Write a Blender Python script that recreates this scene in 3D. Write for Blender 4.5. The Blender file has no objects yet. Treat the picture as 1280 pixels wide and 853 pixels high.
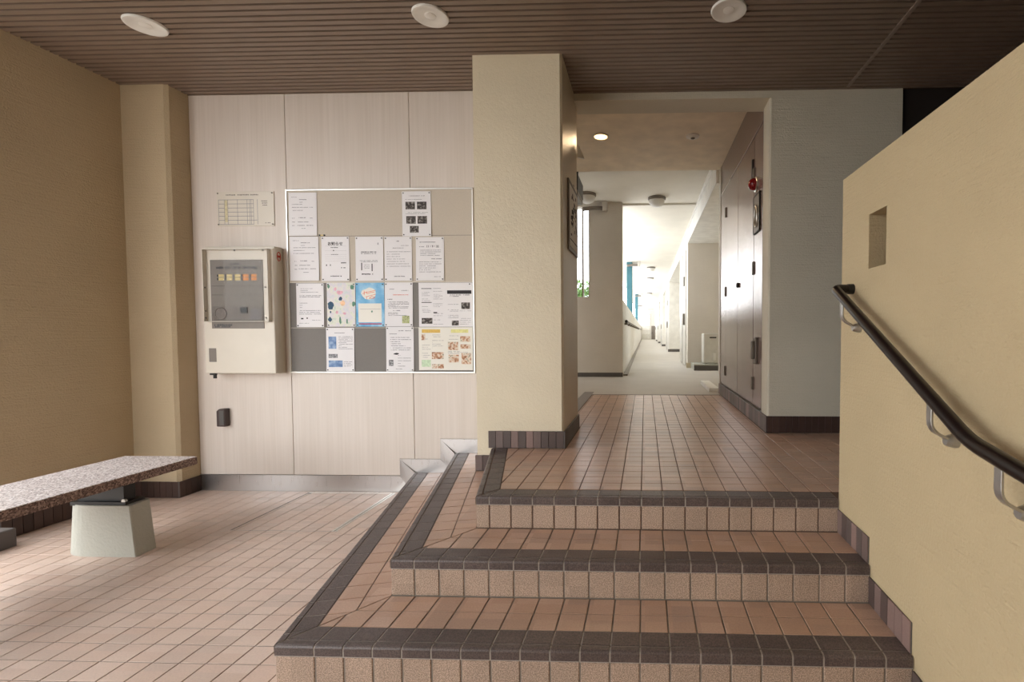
import bpy, bmesh, math, random
from mathutils import Vector, Matrix
random.seed(7)
C = bpy.context.scene.collection
sc = bpy.context.scene

# ------------------------------------------------------------------ camera
EYE = 1.2077                      # eye height above the lower floor
F_PX, CX, CY = 594.91, 788.18, 435.88
cam_d = bpy.data.cameras.new('camera'); cam = bpy.data.objects.new('camera', cam_d); C.objects.link(cam)
cam_d.sensor_width = 36.0; cam_d.sensor_fit = 'HORIZONTAL'
cam_d.lens = F_PX / 1280.0 * 36.0
cam_d.shift_x = (640.0 - CX) / 1280.0
cam_d.shift_y = (CY - 426.5) / 1280.0
cam_d.clip_start = 0.02
yaw, pitch, roll = 0.0304, 0.0356, -0.0014
cam.matrix_world = (Matrix.Translation((0, 0, EYE)) @ Matrix.Rotation(yaw, 4, 'Z')
                    @ Matrix.Rotation(math.pi / 2 - pitch, 4, 'X') @ Matrix.Rotation(roll, 4, 'Z'))
sc.camera = cam

# ------------------------------------------------------------------ world: bright overcast sky
w = bpy.data.worlds.new('overcast_sky'); sc.world = w; w.use_nodes = True
bg = w.node_tree.nodes['Background']
bg.inputs[0].default_value = (0.97, 0.985, 1.0, 1); bg.inputs[1].default_value = 9.0
sc.view_settings.view_transform = 'Standard'; sc.view_settings.look = 'None'
sc.view_settings.gamma = 1.0; sc.view_settings.use_curve_mapping = False
sc.view_settings.exposure = -0.7
sc.cycles.max_bounces = 10; sc.cycles.diffuse_bounces = 7

# ------------------------------------------------------------------ materials
def srgb(r, g, b):
    f = lambda c: (c / 255 / 12.92) if c / 255 <= .04045 else ((c / 255 + .055) / 1.055) ** 2.4
    return (f(r), f(g), f(b), 1)
MATS = {}
def new_mat(name, col, rough=.6, metal=0., spec=.5):
    m = bpy.data.materials.new(name); m.use_nodes = True; MATS[name] = m
    b = m.node_tree.nodes['Principled BSDF']
    b.inputs['Base Color'].default_value = col; b.inputs['Roughness'].default_value = rough
    b.inputs['Metallic'].default_value = metal; b.inputs['Specular IOR Level'].default_value = spec
    return m, m.node_tree, b
def nd(nt, t, **kw):
    n = nt.nodes.new(t)
    for k, v in kw.items(): setattr(n, k, v)
    return n
def pos_scaled(nt, s):
    g = nd(nt, 'ShaderNodeNewGeometry'); m = nd(nt, 'ShaderNodeVectorMath', operation='MULTIPLY')
    m.inputs[1].default_value = s; nt.links.new(g.outputs['Position'], m.inputs[0]); return m.outputs[0]
def noise(nt, vec, scale, detail=3):
    n = nd(nt, 'ShaderNodeTexNoise'); n.inputs['Scale'].default_value = scale; n.inputs['Detail'].default_value = detail
    if vec is not None: nt.links.new(vec, n.inputs['Vector'])
    return n.outputs['Fac']
def ramp(nt, fac, stops):
    r = nd(nt, 'ShaderNodeValToRGB'); e = r.color_ramp.elements
    while len(e) < len(stops): e.new(.5)
    for i, (p, c) in enumerate(stops): e[i].position = p; e[i].color = c
    nt.links.new(fac, r.inputs[0]); return r.outputs[0]
def mixc(nt, fac, a, b, blend='MIX'):
    m = nd(nt, 'ShaderNodeMix', data_type='RGBA', blend_type=blend)
    for s, v in ((m.inputs[0], fac), (m.inputs[6], a), (m.inputs[7], b)):
        if hasattr(v, 'is_output') : nt.links.new(v, s)
        else: s.default_value = v
    return m.outputs[2]
def bump(nt, b, h, strength, dist=.002):
    n = nd(nt, 'ShaderNodeBump'); n.inputs['Strength'].default_value = strength; n.inputs['Distance'].default_value = dist
    nt.links.new(h, n.inputs['Height']); nt.links.new(n.outputs[0], b.inputs['Normal'])
def plain(name, col, rough=.6, metal=0., spec=.5, var=.08, scale=6.):
    m, nt, b = new_mat(name, col, rough, metal, spec)
    f = noise(nt, pos_scaled(nt, (1, 1, 1)), scale, 4)
    lo = tuple(c * (1 - var) for c in col[:3]) + (1,); hi = tuple(min(1, c * (1 + var)) for c in col[:3]) + (1,)
    nt.links.new(ramp(nt, f, [(.3, lo), (.7, hi)]), b.inputs['Base Color'])
    return m
def stucco(name, col, rough=.75, comb=(3, 3, 55), grain=110., strength=.6, dist=.006):
    m, nt, b = new_mat(name, col, rough)
    p1 = pos_scaled(nt, comb); f1 = noise(nt, p1, 1.6, 4)
    f2 = noise(nt, pos_scaled(nt, (1, 1, 1)), grain, 3)
    add = nd(nt, 'ShaderNodeMath', operation='ADD'); nt.links.new(f1, add.inputs[0]); nt.links.new(f2, add.inputs[1])
    bump(nt, b, add.outputs[0], strength, dist)
    big = noise(nt, pos_scaled(nt, (1, 1, 1)), 2.5, 4)
    lo = tuple(c * .95 for c in col[:3]) + (1,); hi = tuple(min(1, c * 1.03) for c in col[:3]) + (1,)
    nt.links.new(ramp(nt, big, [(.3, lo), (.7, hi)]), b.inputs['Base Color'])
    return m
def tile_mat(name, col, var=.10, hue=None, speck=.12, rough=.42, grain=160., bstr=.12, cell=.1, obj_random=False, sr=(.3, .7)):
    """each tile its own tone (by grid cell or by object), fine speckle on top"""
    m, nt, b = new_mat(name, col, rough)
    if obj_random:
        r = nd(nt, 'ShaderNodeObjectInfo').outputs['Random']
    else:
        p = pos_scaled(nt, (1 / cell, 1 / cell, 1 / cell))
        fl = nd(nt, 'ShaderNodeVectorMath', operation='FLOOR'); nt.links.new(p, fl.inputs[0])
        wn = nd(nt, 'ShaderNodeTexWhiteNoise', noise_dimensions='3D'); nt.links.new(fl.outputs[0], wn.inputs['Vector']); r = wn.outputs['Value']
    lo = tuple(c * (1 - var) for c in col[:3]) + (1,); hi = tuple(min(1, c * (1 + var)) for c in col[:3]) + (1,)
    stops = [(0, lo), (1, hi)] if hue is None else [(0, lo), (.5, hue), (1, hi)]
    base = ramp(nt, r, stops)
    f = noise(nt, pos_scaled(nt, (1, 1, 1)), grain, 3)
    sp = ramp(nt, f, [(sr[0], (1 - speck,) * 3 + (1,)), (sr[1], (1, 1, 1, 1))])
    patch = ramp(nt, noise(nt, pos_scaled(nt, (1, 1, 1)), 3.0, 5), [(.3, (.90, .90, .90, 1)), (.7, (1, 1, 1, 1))])
    nt.links.new(mixc(nt, 1.0, mixc(nt, 1.0, base, sp, 'MULTIPLY'), patch, 'MULTIPLY'), b.inputs['Base Color'])
    bump(nt, b, f, bstr, .001)
    return m
M_CREAM = stucco('cream_stucco', srgb(216, 204, 178))
M_RWALL = stucco('yellow_cream_stucco', srgb(188, 169, 134), .8)
M_PILLAR = stucco('pillar_paint', srgb(222, 210, 184), .42, (30, 30, 30), 120., .6, .003)
M_GREYWALL = stucco('grey_cream_stucco', srgb(205, 198, 180))
M_LWALL = stucco('tan_stucco', srgb(190, 172, 142))
M_PALE = stucco('pale_grey_stucco', srgb(220, 214, 205), .8)
M_WHITE = plain('white_paint', srgb(231, 230, 226), .6)
M_CEILW = plain('lobby_ceiling_paint', srgb(232, 218, 196), .8)
M_CORC = stucco('corridor_ceiling_paint', srgb(226, 221, 210), .8, (8, 8, 8), 60, .2)
M_DARKWALL = plain('void_dark_brown', srgb(38, 30, 27), .7)  # darkness of the void behind the low wall, put into the colour
M_RIB = plain('brown_metal_ceiling', srgb(134, 117, 104), .4, 0., .5, .05)
M_RIBGAP = plain('dark_ceiling_groove', srgb(72, 60, 53), .7)  # backing seen in the gaps, darker than the ribs
M_JOINT = plain('ceiling_joint_paint', srgb(150, 134, 122), .5)
M_GROUT = plain('grey_grout', srgb(134, 124, 114), .9, scale=30)
M_GROUTL = plain('pale_nosing_grout', srgb(168, 160, 152), .9, scale=30)
M_GROUTD = plain('dark_grout', srgb(104, 84, 72), .9, scale=30)
M_TILE = tile_mat('beige_clay_tile', srgb(216, 194, 180), .07, srgb(216, 190, 174), .12, .36)
M_TILEL = tile_mat('clay_tile_warm_dim', srgb(194, 161, 141), .11, srgb(195, 158, 134), .16, .30)  # darker, redder than the floor tile; dimmer, warmer light partly painted in
M_RISER = tile_mat('rough_granite_tile', srgb(204, 178, 158), .06, None, .5, .85, 260., 1.0, sr=(.40, .60))
M_NOSE = tile_mat('dark_nosing_tile', srgb(104, 90, 86), .12, None, .45, .45, 230., .25, sr=(.38, .62))
M_BASE = tile_mat('brown_strip_tile', srgb(118, 96, 90), .55, srgb(96, 84, 80), .10, .45, 120., .2, obj_random=True)
M_BASED = tile_mat('dark_strip_tile', srgb(72, 54, 48), .25, None, .10, .45, 120., .2, obj_random=True)
M_CONC = stucco('concrete', srgb(178, 178, 168), .85, (4, 4, 4), 60, .5)
M_CORFLOOR = plain('corridor_concrete_floor', srgb(190, 185, 178), .55, var=.06, scale=2.)
M_GROUND = plain('pale_paving', srgb(150, 146, 138), .9, scale=3)
M_BLACK = plain('black_plastic', srgb(22, 20, 20), .45)
M_DBROWN = plain('dark_brown_vinyl', srgb(24, 14, 13), .3, var=.05)
M_DBOX = plain('dark_box_plastic', srgb(72, 58, 56), .45)
M_ALU = plain('cast_aluminium', srgb(176, 174, 170), .38, .85)
M_SCREW = plain('dull_screw', srgb(110, 102, 92), .5, .5)
M_IVORY = plain('ivory_enamel', srgb(214, 206, 192), .4, var=.03)
M_PAPER = plain('white_paper', srgb(232, 230, 232), .7, var=.02)
M_PAPERC = plain('cream_paper', srgb(234, 231, 222), .7, var=.02)
M_INK = plain('grey_ink', srgb(128, 126, 132), .8)
M_INKD = plain('black_ink', srgb(46, 44, 48), .8)
M_GREYPLATE = plain('grey_faceplate', srgb(124, 116, 108), .5, var=.03)
M_TEAL = plain('teal_paint', srgb(58, 108, 120), .6)
M_RED = plain('red_lens', srgb(128, 14, 22), .2)
M_BOARDU = plain('beige_board_felt', srgb(198, 188, 174), .9, var=.03, scale=90)
M_BOARDL = plain('grey_board_felt', srgb(128, 124, 120), .9, var=.03, scale=90)
M_UNIT = plain('white_enamel', srgb(214, 212, 206), .4)
M_STAMP = plain('red_stamp_ink', srgb(190, 70, 50), .7)
M_GREYF = plain('grey_kick_paint', srgb(92, 88, 86), .6)
M_LEAF = plain('green_leaf', srgb(92, 122, 62), .6, var=.4, scale=40)
def brushed(name, col, rough, axis):
    m, nt, b = new_mat(name, col, rough, 1.0)
    f = noise(nt, pos_scaled(nt, axis), 1.0, 2)
    bump(nt, b, f, .05, .001)
    r = nd(nt, 'ShaderNodeMapRange'); r.inputs[3].default_value = rough - .07; r.inputs[4].default_value = rough + .07
    nt.links.new(f, r.inputs[0]); nt.links.new(r.outputs[0], b.inputs['Roughness'])
    return m
M_STEEL = brushed('brushed_stainless', srgb(205, 202, 200), .30, (300, 300, 6))
M_FRAME = brushed('aluminium_frame', srgb(215, 212, 206), .35, (6, 6, 300))
m_, nt_, b_ = new_mat('brown_steel_door', srgb(136, 116, 110), .22, .35)
f_ = noise(nt_, pos_scaled(nt_, (2, 2, 2)), 1.5, 2); bump(nt_, b_, f_, .10, .02)
M_DOOR = m_
# pale wood-grain wall panel: fine vertical streaks
m_, nt_, b_ = new_mat('pale_woodgrain_panel', srgb(222, 209, 190), .45)
f_ = noise(nt_, pos_scaled(nt_, (70, 70, 1.2)), 1.0, 4)
f2_ = noise(nt_, pos_scaled(nt_, (9, 9, .5)), 1.0, 3)
nt_.links.new(mixc(nt_, .45, ramp(nt_, f_, [(.3, srgb(208, 197, 186)), (.7, srgb(222, 212, 203))]), ramp(nt_, f2_, [(.3, srgb(210, 199, 188)), (.7, srgb(220, 210, 201))])), b_.inputs['Base Color'])
M_PANEL = m_
# speckled granite
m_, nt_, b_ = new_mat('speckled_granite', srgb(170, 158, 155), .4)
v_ = nd(nt_, 'ShaderNodeTexVoronoi'); v_.inputs['Scale'].default_value = 170; nt_.links.new(pos_scaled(nt_, (1, 1, 1)), v_.inputs['Vector'])
sep_ = nd(nt_, 'ShaderNodeSeparateColor'); nt_.links.new(v_.outputs['Color'], sep_.inputs[0])
nt_.links.new(ramp(nt_, sep_.outputs[0], [(0, srgb(112, 102, 100)), (.3, srgb(180, 166, 162)), (.6, srgb(212, 202, 200)), (1, srgb(234, 230, 228))]), b_.inputs['Base Color'])
M_GRANITE = m_
M_GRANEDGE = None
m_, nt_, b_ = new_mat('rough_granite_edge', srgb(120, 100, 92), .85)
v_ = nd(nt_, 'ShaderNodeTexVoronoi'); v_.inputs['Scale'].default_value = 150; nt_.links.new(pos_scaled(nt_, (1, 1, 1)), v_.inputs['Vector'])
sep_ = nd(nt_, 'ShaderNodeSeparateColor'); nt_.links.new(v_.outputs['Color'], sep_.inputs[0])
nt_.links.new(ramp(nt_, sep_.outputs[0], [(0, srgb(74, 60, 56)), (.5, srgb(128, 106, 98)), (1, srgb(176, 154, 144))]), b_.inputs['Base Color'])
bump(nt_, b_, sep_.outputs[1], .6, .002)
M_GRANEDGE = m_
# clear acrylic cover
m_, nt_, b_ = new_mat('clear_acrylic', (1, 1, 1, 1), .06)
b_.inputs['Transmission Weight'].default_value = 1.0; b_.inputs['IOR'].default_value = 1.1
M_CLEAR = m_
m_, nt_, b_ = new_mat('window_glass', (.95, .98, 1, 1), .02)
b_.inputs['Transmission Weight'].default_value = 1.0; b_.inputs['IOR'].default_value = 1.05
M_GLASS = m_
def emit(name, col, s):
    m, nt, b = new_mat(name, col, .5)
    b.inputs['Emission Color'].default_value = col; b.inputs['Emission Strength'].default_value = s; return m
M_LAMP = emit('lit_warm_lamp', (1.0, .62, .26, 1), 7)
M_AMBER = plain('amber_label', srgb(206, 186, 128), .5)
M_ORANGE = plain('orange_label', srgb(214, 140, 78), .5)

# ------------------------------------------------------------------ mesh helpers
class MB:
    def __init__(s): s.v = []; s.f = []; s.mi = []
    def add(s, vs, fs, mi=0):
        o = len(s.v); s.v += [tuple(p) for p in vs]
        for f in fs: s.f.append([o + i for i in f]); s.mi.append(mi)
        return s
    def box(s, x0, x1, y0, y1, z0, z1, mi=0):
        return s.add([(x0,y0,z0),(x1,y0,z0),(x1,y1,z0),(x0,y1,z0),(x0,y0,z1),(x1,y0,z1),(x1,y1,z1),(x0,y1,z1)],
                     [(0,3,2,1),(4,5,6,7),(0,1,5,4),(1,2,6,5),(2,3,7,6),(3,0,4,7)], mi)
    def prism(s, poly, z0, z1, mi=0, top=None):
        n = len(poly); tp = top or poly
        return s.add([(x, y, z0) for x, y in poly] + [(x, y, z1) for x, y in tp],
                     [tuple(range(n))[::-1], tuple(range(n, 2*n))] + [(i, (i+1) % n, n + (i+1) % n, n + i) for i in range(n)], mi)
    def prism_xz(s, poly, y0, y1, mi=0):     # polygon in x,z (counter-clockwise seen from -y), extruded along y
        n = len(poly)
        return s.add([(x, y0, z) for x, z in poly] + [(x, y1, z) for x, z in poly],
                     [tuple(range(n)), tuple(range(n, 2*n))[::-1]] + [(i, n + i, n + (i+1) % n, (i+1) % n) for i in range(n)], mi)
    def quad_xz(s, x0, z0, x1, z1, y, mi=0):
        return s.add([(x0,y,z0),(x1,y,z0),(x1,y,z1),(x0,y,z1)], [(0,1,2,3)], mi)
    def lathe(s, prof, c, axis='z', n=28, mi=0):   # prof: (r, h); closed with end caps when r > 0
        vs = []; fs = []
        for r, h in prof:
            for k in range(n):
                a = 2 * math.pi * k / n; u, v = r * math.cos(a), r * math.sin(a)
                p = {'z': (u, v, h), 'y': (u, h, v), 'x': (h, u, v)}[axis]
                vs.append((c[0]+p[0], c[1]+p[1], c[2]+p[2]))
        for j in range(len(prof) - 1):
            for k in range(n):
                fs.append((j*n+k, j*n+(k+1) % n, (j+1)*n+(k+1) % n, (j+1)*n+k))
        fs.append(tuple(range(n))[::-1]); fs.append(tuple(range((len(prof)-1)*n, len(prof)*n)))
        return s.add(vs, fs, mi)
    def sweep(s, path, prof, up=(0, 0, 1), mi=0):   # closed 2D profile (side, up) along a polyline, capped
        path = [Vector(p) for p in path]; n = len(prof); vs = []; fs = []
        for i, p in enumerate(path):
            d = (path[min(i+1, len(path)-1)] - path[max(i-1, 0)]).normalized()
            sd = d.cross(Vector(up))
            if sd.length < 1e-4: sd = d.cross(Vector((0, 1, 0)))
            sd.normalize(); uu = sd.cross(d).normalized()
            k = 1.0
            if 0 < i < len(path)-1:
                a = (path[i]-path[i-1]).normalized().angle((path[i+1]-path[i]).normalized()); k = 1 / max(.5, math.cos(a/2))
            for a, b in prof: vs.append(p + sd*a + uu*b*k)
        for i in range(len(path)-1):
            for k in range(n): fs.append((i*n+k, i*n+(k+1) % n, (i+1)*n+(k+1) % n, (i+1)*n+k))
        fs.append(tuple(range(n))); fs.append(tuple(range((len(path)-1)*n, len(path)*n))[::-1])
        return s.add(vs, fs, mi)
    def tube(s, path, r, n=14, mi=0, up=(0, 0, 1)):
        return s.sweep(path, [(r*math.cos(2*math.pi*k/n), r*math.sin(2*math.pi*k/n)) for k in range(n)], up, mi)
    def obj(s, name, mat, parent=None, bevel=0, smooth=False, seg=2):
        xs = [[p[i] for p in s.v] for i in range(3)]
        o = Vector(((min(xs[0])+max(xs[0]))/2, (min(xs[1])+max(xs[1]))/2, min(xs[2])))
        me = bpy.data.meshes.new(name)
        me.from_pydata([tuple(Vector(p) - o) for p in s.v], [], s.f)
        for m in (mat if isinstance(mat, (list, tuple)) else [mat]): me.materials.append(m)
        me.polygons.foreach_set('material_index', s.mi)
        bm = bmesh.new(); bm.from_mesh(me); bmesh.ops.recalc_face_normals(bm, faces=bm.faces)
        if bevel:
            es = [e for e in bm.edges if len(e.link_faces) == 2 and e.calc_face_angle(0) > .5]
            bmesh.ops.bevel(bm, geom=es, offset=bevel, segments=seg, affect='EDGES', profile=.5, clamp_overlap=True)
        bm.to_mesh(me); bm.free()
        if smooth:
            me.polygons.foreach_set('use_smooth', [True]*len(me.polygons)); me.set_sharp_from_angle(angle=math.radians(40))
        ob = bpy.data.objects.new(name, me); C.objects.link(ob)
        place(ob, o, parent); return ob
WLOC = {}
def place(ob, loc, parent=None):
    WLOC[ob] = Vector(loc)
    if parent is not None: ob.parent = parent; ob.location = Vector(loc) - WLOC[parent]
    else: ob.location = loc
def tag(o, label=None, cat=None, group=None, kind=None):
    for k, v in (('label', label), ('category', cat), ('group', group), ('kind', kind)):
        if v: o[k] = v
    return o
def thing(name, loc, label, cat, group=None):
    o = bpy.data.objects.new(name, None); C.objects.link(o); o.empty_display_size = .1; place(o, loc); return tag(o, label, cat, group)
def struct(o, label=None, cat=None): return tag(o, label, cat, None, 'structure')

# ---- tiles: clipped convex polygons turned into small chamfered slabs; equal shapes share their mesh
def clip(poly, a, b, c):             # keep a*x + b*y >= c
    out = []
    for i, p in enumerate(poly):
        q = poly[(i+1) % len(poly)]; dp = a*p[0]+b*p[1]-c; dq = a*q[0]+b*q[1]-c
        if dp >= 0: out.append(p)
        if (dp >= 0) != (dq >= 0):
            t = dp/(dp-dq); out.append((p[0]+(q[0]-p[0])*t, p[1]+(q[1]-p[1])*t))
    return out
def area(poly): return .5*sum(p[0]*q[1]-q[0]*p[1] for p, q in zip(poly, poly[1:]+poly[:1]))
def tidy(poly):
    out = []
    for p in poly:
        if not out or (p[0]-out[-1][0])**2+(p[1]-out[-1][1])**2 > 9e-6: out.append(p)
    if len(out) > 1 and (out[0][0]-out[-1][0])**2+(out[0][1]-out[-1][1])**2 < 9e-6: out.pop()
    return out
def slab_geo(poly, t, bev):          # local: top at z = 0
    n = len(poly); cx = sum(p[0] for p in poly)/n; cy = sum(p[1] for p in poly)/n
    ins = []
    for x, y in poly:
        d = math.hypot(x-cx, y-cy) or 1; k = max(.2, 1 - bev*1.4/d); ins.append((cx+(x-cx)*k, cy+(y-cy)*k))
    vs = [(x, y, -t) for x, y in poly] + [(x, y, -bev) for x, y in poly] + [(x, y, 0) for x, y in ins]
    fs = [tuple(range(2*n, 3*n))]
    for r in (0, 1):
        for i in range(n): j = (i+1) % n; fs.append((r*n+i, r*n+j, (r+1)*n+j, (r+1)*n+i))
    return vs, fs
TCACHE = {}
def tile(name, poly, mat, parent, M, t=.008, bev=.0009, lift=0.0):
    """M maps the tile frame (x, y on the face, z out of it) into the world"""
    poly = tidy(poly)
    if len(poly) < 3: return None
    if area(poly) < 0: poly = poly[::-1]
    if area(poly) < 1.2e-4: return None
    cx = sum(p[0] for p in poly)/len(poly); cy = sum(p[1] for p in poly)/len(poly)
    loc = [(round(x-cx, 4), round(y-cy, 4)) for x, y in poly]
    key = (mat.name, t, bev, tuple(loc))
    me = TCACHE.get(key)
    if me is None:
        vs, fs = slab_geo(loc, t, bev); me = bpy.data.meshes.new(name); me.from_pydata(vs, [], fs); me.materials.append(mat); TCACHE[key] = me
    ob = bpy.data.objects.new(name, me); C.objects.link(ob)
    W = M @ Matrix.Translation((cx, cy, lift)); loc3 = W.to_translation()
    ob.rotation_euler = W.to_euler(); place(ob, loc3, parent); return ob
def rest_tiles(name, polys, mat, parent, z, t=.008, bev=.0009):
    mb = MB()
    for poly in polys:
        poly = tidy(poly)
        if len(poly) < 3: continue
        if area(poly) < 0: poly = poly[::-1]
        if area(poly) < 1.2e-4: continue
        vs, fs = slab_geo(poly, t, bev); mb.add([(x, y, zz+z) for x, y, zz in vs], fs)
    return tag(mb.obj(name, mat, parent), kind='stuff')
I4 = Matrix.Identity(4)
def face_front(y): return Matrix(((1,0,0,0),(0,0,-1,y),(0,1,0,0),(0,0,0,1)))        # x -> X, y -> Z, out -> -Y
def face_frame(o, ex, ey, ez):
    return Matrix(((ex[0],ey[0],ez[0],o[0]),(ex[1],ey[1],ez[1],o[1]),(ex[2],ey[2],ez[2],o[2]),(0,0,0,1)))

# ------------------------------------------------------------------ key dimensions (metres)
CEIL = 2.965; LAND = .45; R = .15
YW = 3.4995                         # panelled wall with the notice board
CF, CL = -1.9, -3.95    # front and left edge of the canopy
CF0 = -1.8; XR = .874                           # low wall with the handrail
Y1, Y2, Y3 = 1.5387, 1.8425, 2.1463 # fronts of the two steps and of the landing
D = Vector((-.2375, .9714)); N = Vector((.9714, .2375))   # oblique left flank of the steps: along / inward
C1, C2, C3 = Vector((-1.254, Y1)), Vector((-1.0155, Y2)), Vector((-.777, Y3))
MT = Vector((math.cos(math.radians(51.87)), math.sin(math.radians(51.87))))         # mitre direction at the corners

# ------------------------------------------------------------------ lower floor
J = .0045
JF = .0062      # wider joints on the step fronts
floor = struct(MB().box(-5.2, 3.2, -2.0, 3.7, -.2, -.0025).obj('floor', M_GROUT))
HX0, HX1, HY0, HY1 = -2.53, -1.865, 2.785, 3.468   # access hatch in the floor
def fl_clip(poly):
    # keep left of the first step's flank and in front of it
    keep = clip(poly, -N.x, -N.y, -(C1.x*N.x + C1.y*N.y) + .004)
    return keep
polys = []
x = -4.6
GX, GY = -2.5, 2.8
for i in range(-22, 34):
    for j in range(-47, 8):
        x0, y0 = GX + i*.1, GY + j*.1 + .045
        p = [(x0+J/2, y0+J/2), (x0+.1-J/2, y0+J/2), (x0+.1-J/2, y0+.1-J/2), (x0+J/2, y0+.1-J/2)]
        if x0 > XR-.02: continue
        if y0 > Y1 - .004 and x0 > C1.x: continue
        near = y0 < Y1 < y0 + .1 and x0 + .1 > -1.36
        front_piece = clip(p, 0, -1, -(Y1-.003)) if near else []
        if near: p = clip(p, 0, 1, Y1)
        if near and x0 > C1.x: p, front_piece = front_piece, []
        if y0 + .1 > YW-.008:
            p = clip(p, 0, -1, -(YW-.008))
        if y0 + .1 > Y1 and not (near and x0 > C1.x):
            p = fl_clip(p)
        if x0 < -3.4 and y0 > 3.33-.1: p = clip(p, 0, -1, -3.325) if x0 < -3.395-.1+.1 else p
        if x0 < -3.72 and y0 > 2.5: p = clip(p, 1, 0, -3.72)
        if len(p) < 3 and not front_piece: continue
        # leave out the joint line of the hatch frame
        cxm, cym = x0+.05, y0+.05
        parts = [p]
        if x0 < HX1 and x0+.1 > HX0 and y0 < HY1 and y0+.1 > HY0:      # split along the hatch frame
            mid = clip(clip(p, 1, 0, HX0-.001), -1, 0, -(HX1+.001))
            parts = [clip(p, -1, 0, -(HX0-.001)), clip(p, 1, 0, HX1+.001), clip(mid, 0, -1, -(HY0-.001)), clip(mid, 0, 1, HY1+.001),
                     clip(clip(clip(clip(p, 1, 0, HX0+.010), -1, 0, -(HX1-.036)), 0, 1, HY0+.006), 0, -1, -(HY1-.010))]
        d = cym
        vis = cym > .9 and cxm < -.9 and -1.36*cym - .06 < cxm and not (cxm < -3.9)
        for q in parts + [front_piece]:
            if len(q) > 2 and abs(area(q)) > 2e-4: polys.append((0 if vis else 1, d, q))
polys.sort(key=lambda q: (q[0], q[1]))
for k, (_, _, p) in enumerate(polys[:300]): tile('floor_tile', p, M_TILE, floor, I4)
rest_tiles('floor_tile_field', [q[2] for q in polys[300:]], M_TILE, floor, 0.)
# hatch frame set into the tiles
hatch = thing('floor_hatch', ((HX0+HX1)/2, (HY0+HY1)/2, 0), 'tiled floor access hatch with thin metal frame below the notice board', 'hatch')
MB().box(HX0, HX0+.009, HY0, HY1, -.0075, .0005).obj('frame_bar', M_SCREW, hatch)
MB().box(HX1-.013, HX1, HY0, HY1, -.0075, .0015).obj('frame_bar', M_FRAME, hatch)
MB().box(HX1-.034, HX1-.021, HY0, HY1, -.0075, .0015).obj('frame_bar', M_FRAME, hatch)
MB().box(HX0, HX1, HY1-.009, HY1, -.0075, .0012).obj('frame_bar', M_FRAME, hatch)
MB().box(HX0, HX1, HY0, HY0+.005, -.0075, .0002).obj('frame_bar', M_GROUTL, hatch)

struct(MB().box(-30, 30, -40, -2.0, -.35, -.06).obj('floor_outside', M_GROUND))  # unseen ground, kept pale to bounce daylight into the porch
struct(MB().box(-30, -5.2, -2.0, 60, -.35, -.06).obj('floor_outside_left', M_GROUND))

# ------------------------------------------------------------------ steps
def flank_end(Cn, y): t = (y - Cn.y)/D.y; return Cn + D*t
def core_poly(Cn, yb, inset=.003):
    a = Cn + N*inset + Vector((0, inset)) ; e = flank_end(Cn, yb) + Vector((inset/N.x, 0))
    return [(a.x, Cn.y+inset), (XR+.02, Cn.y+inset), (XR+.02, yb), (e.x, yb)]
mb = MB()
mb.prism(core_poly(C1, YW+.02), -.007, R-.0025)
mb.prism(core_poly(C2, YW+.02), R-.0025, 2*R-.0025)
stairs = struct(mb.obj('stairs', M_GROUT), 'tiled entrance steps with dark nosings and slanted left flank', 'stairs')
mb = MB()
mb.prism(core_poly(C3, 3.06), 2*R-.0025, LAND-.0025)
mb.box(-1.03, 2.9, 3.06, 5.99, .0, LAND-.0025)
mb.box(XR+.02, 2.9, -1.7, 3.06, .0, LAND-.0025)
landing = struct(mb.obj('floor_landing', M_GROUTD))

NOSE_D, LIP = .106, .036
def nose_prof():
    return [(0, -LIP), (0, -.009), (.0026, -.0032), (.008, 0), (.026, 0), (.0270, -.0040), (.0320, -.0040), (.033, 0),
            (NOSE_D-.004, 0), (NOSE_D-.002, -.0015), (NOSE_D-.002, -.0085), (.0085, -.0085), (.0085, -LIP)]
def nosing(Cn, z, along, inward, s0, s1, parent, k0=0., k1=0.):
    """one nosing tile: profile swept from s0 to s1 along an edge; k0/k1 skew the ends for the mitre"""
    pr = nose_prof(); vs = []
    for s, k in ((s0, k0), (s1, k1)):
        for a, h in pr:
            p = Cn + along*(max(s, a*K + .0015) + (.0 if s == s0 else .0002)) + inward*(a - .005); vs.append((p.x, p.y, z + h))
    n = len(pr); mb = MB()
    mb.add(vs, [tuple(range(n))[::-1], tuple(range(n, 2*n))] + [(i, (i+1) % n, n+(i+1) % n, n+i) for i in range(n)])
    return mb.obj('nosing_tile', M_NOSE, parent)
def nosing_bed(Cn, z, along, inward, s0, s1, parent, k0=0.):
    e = .0016; pr = [(e, -LIP-.004), (e, -.010), (.0042, -.0050), (.010, -e), (.024, -e), (.025, -.006), (.034, -.006), (.035, -e), (NOSE_D-.006, -e), (NOSE_D-.006, -.0078), (.008, -.0078), (.008, -LIP-.004)]
    vs = []
    for s, k in ((s0, k0), (s1, 0.)):
        for a, h in pr:
            p = Cn + along*(s + a*k) + inward*(a - .005); vs.append((p.x, p.y, z + h))
    n = len(pr); mb = MB()
    mb.add(vs, [tuple(range(n))[::-1], tuple(range(n, 2*n))] + [(i, (i+1) % n, n+(i+1) % n, n+i) for i in range(n)])
    return mb.obj('nosing_bed', M_GROUTL, parent)
EXv, EYv = Vector((1, 0)), Vector((0, 1))
K = 1/math.tan(math.radians(51.87))
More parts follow.
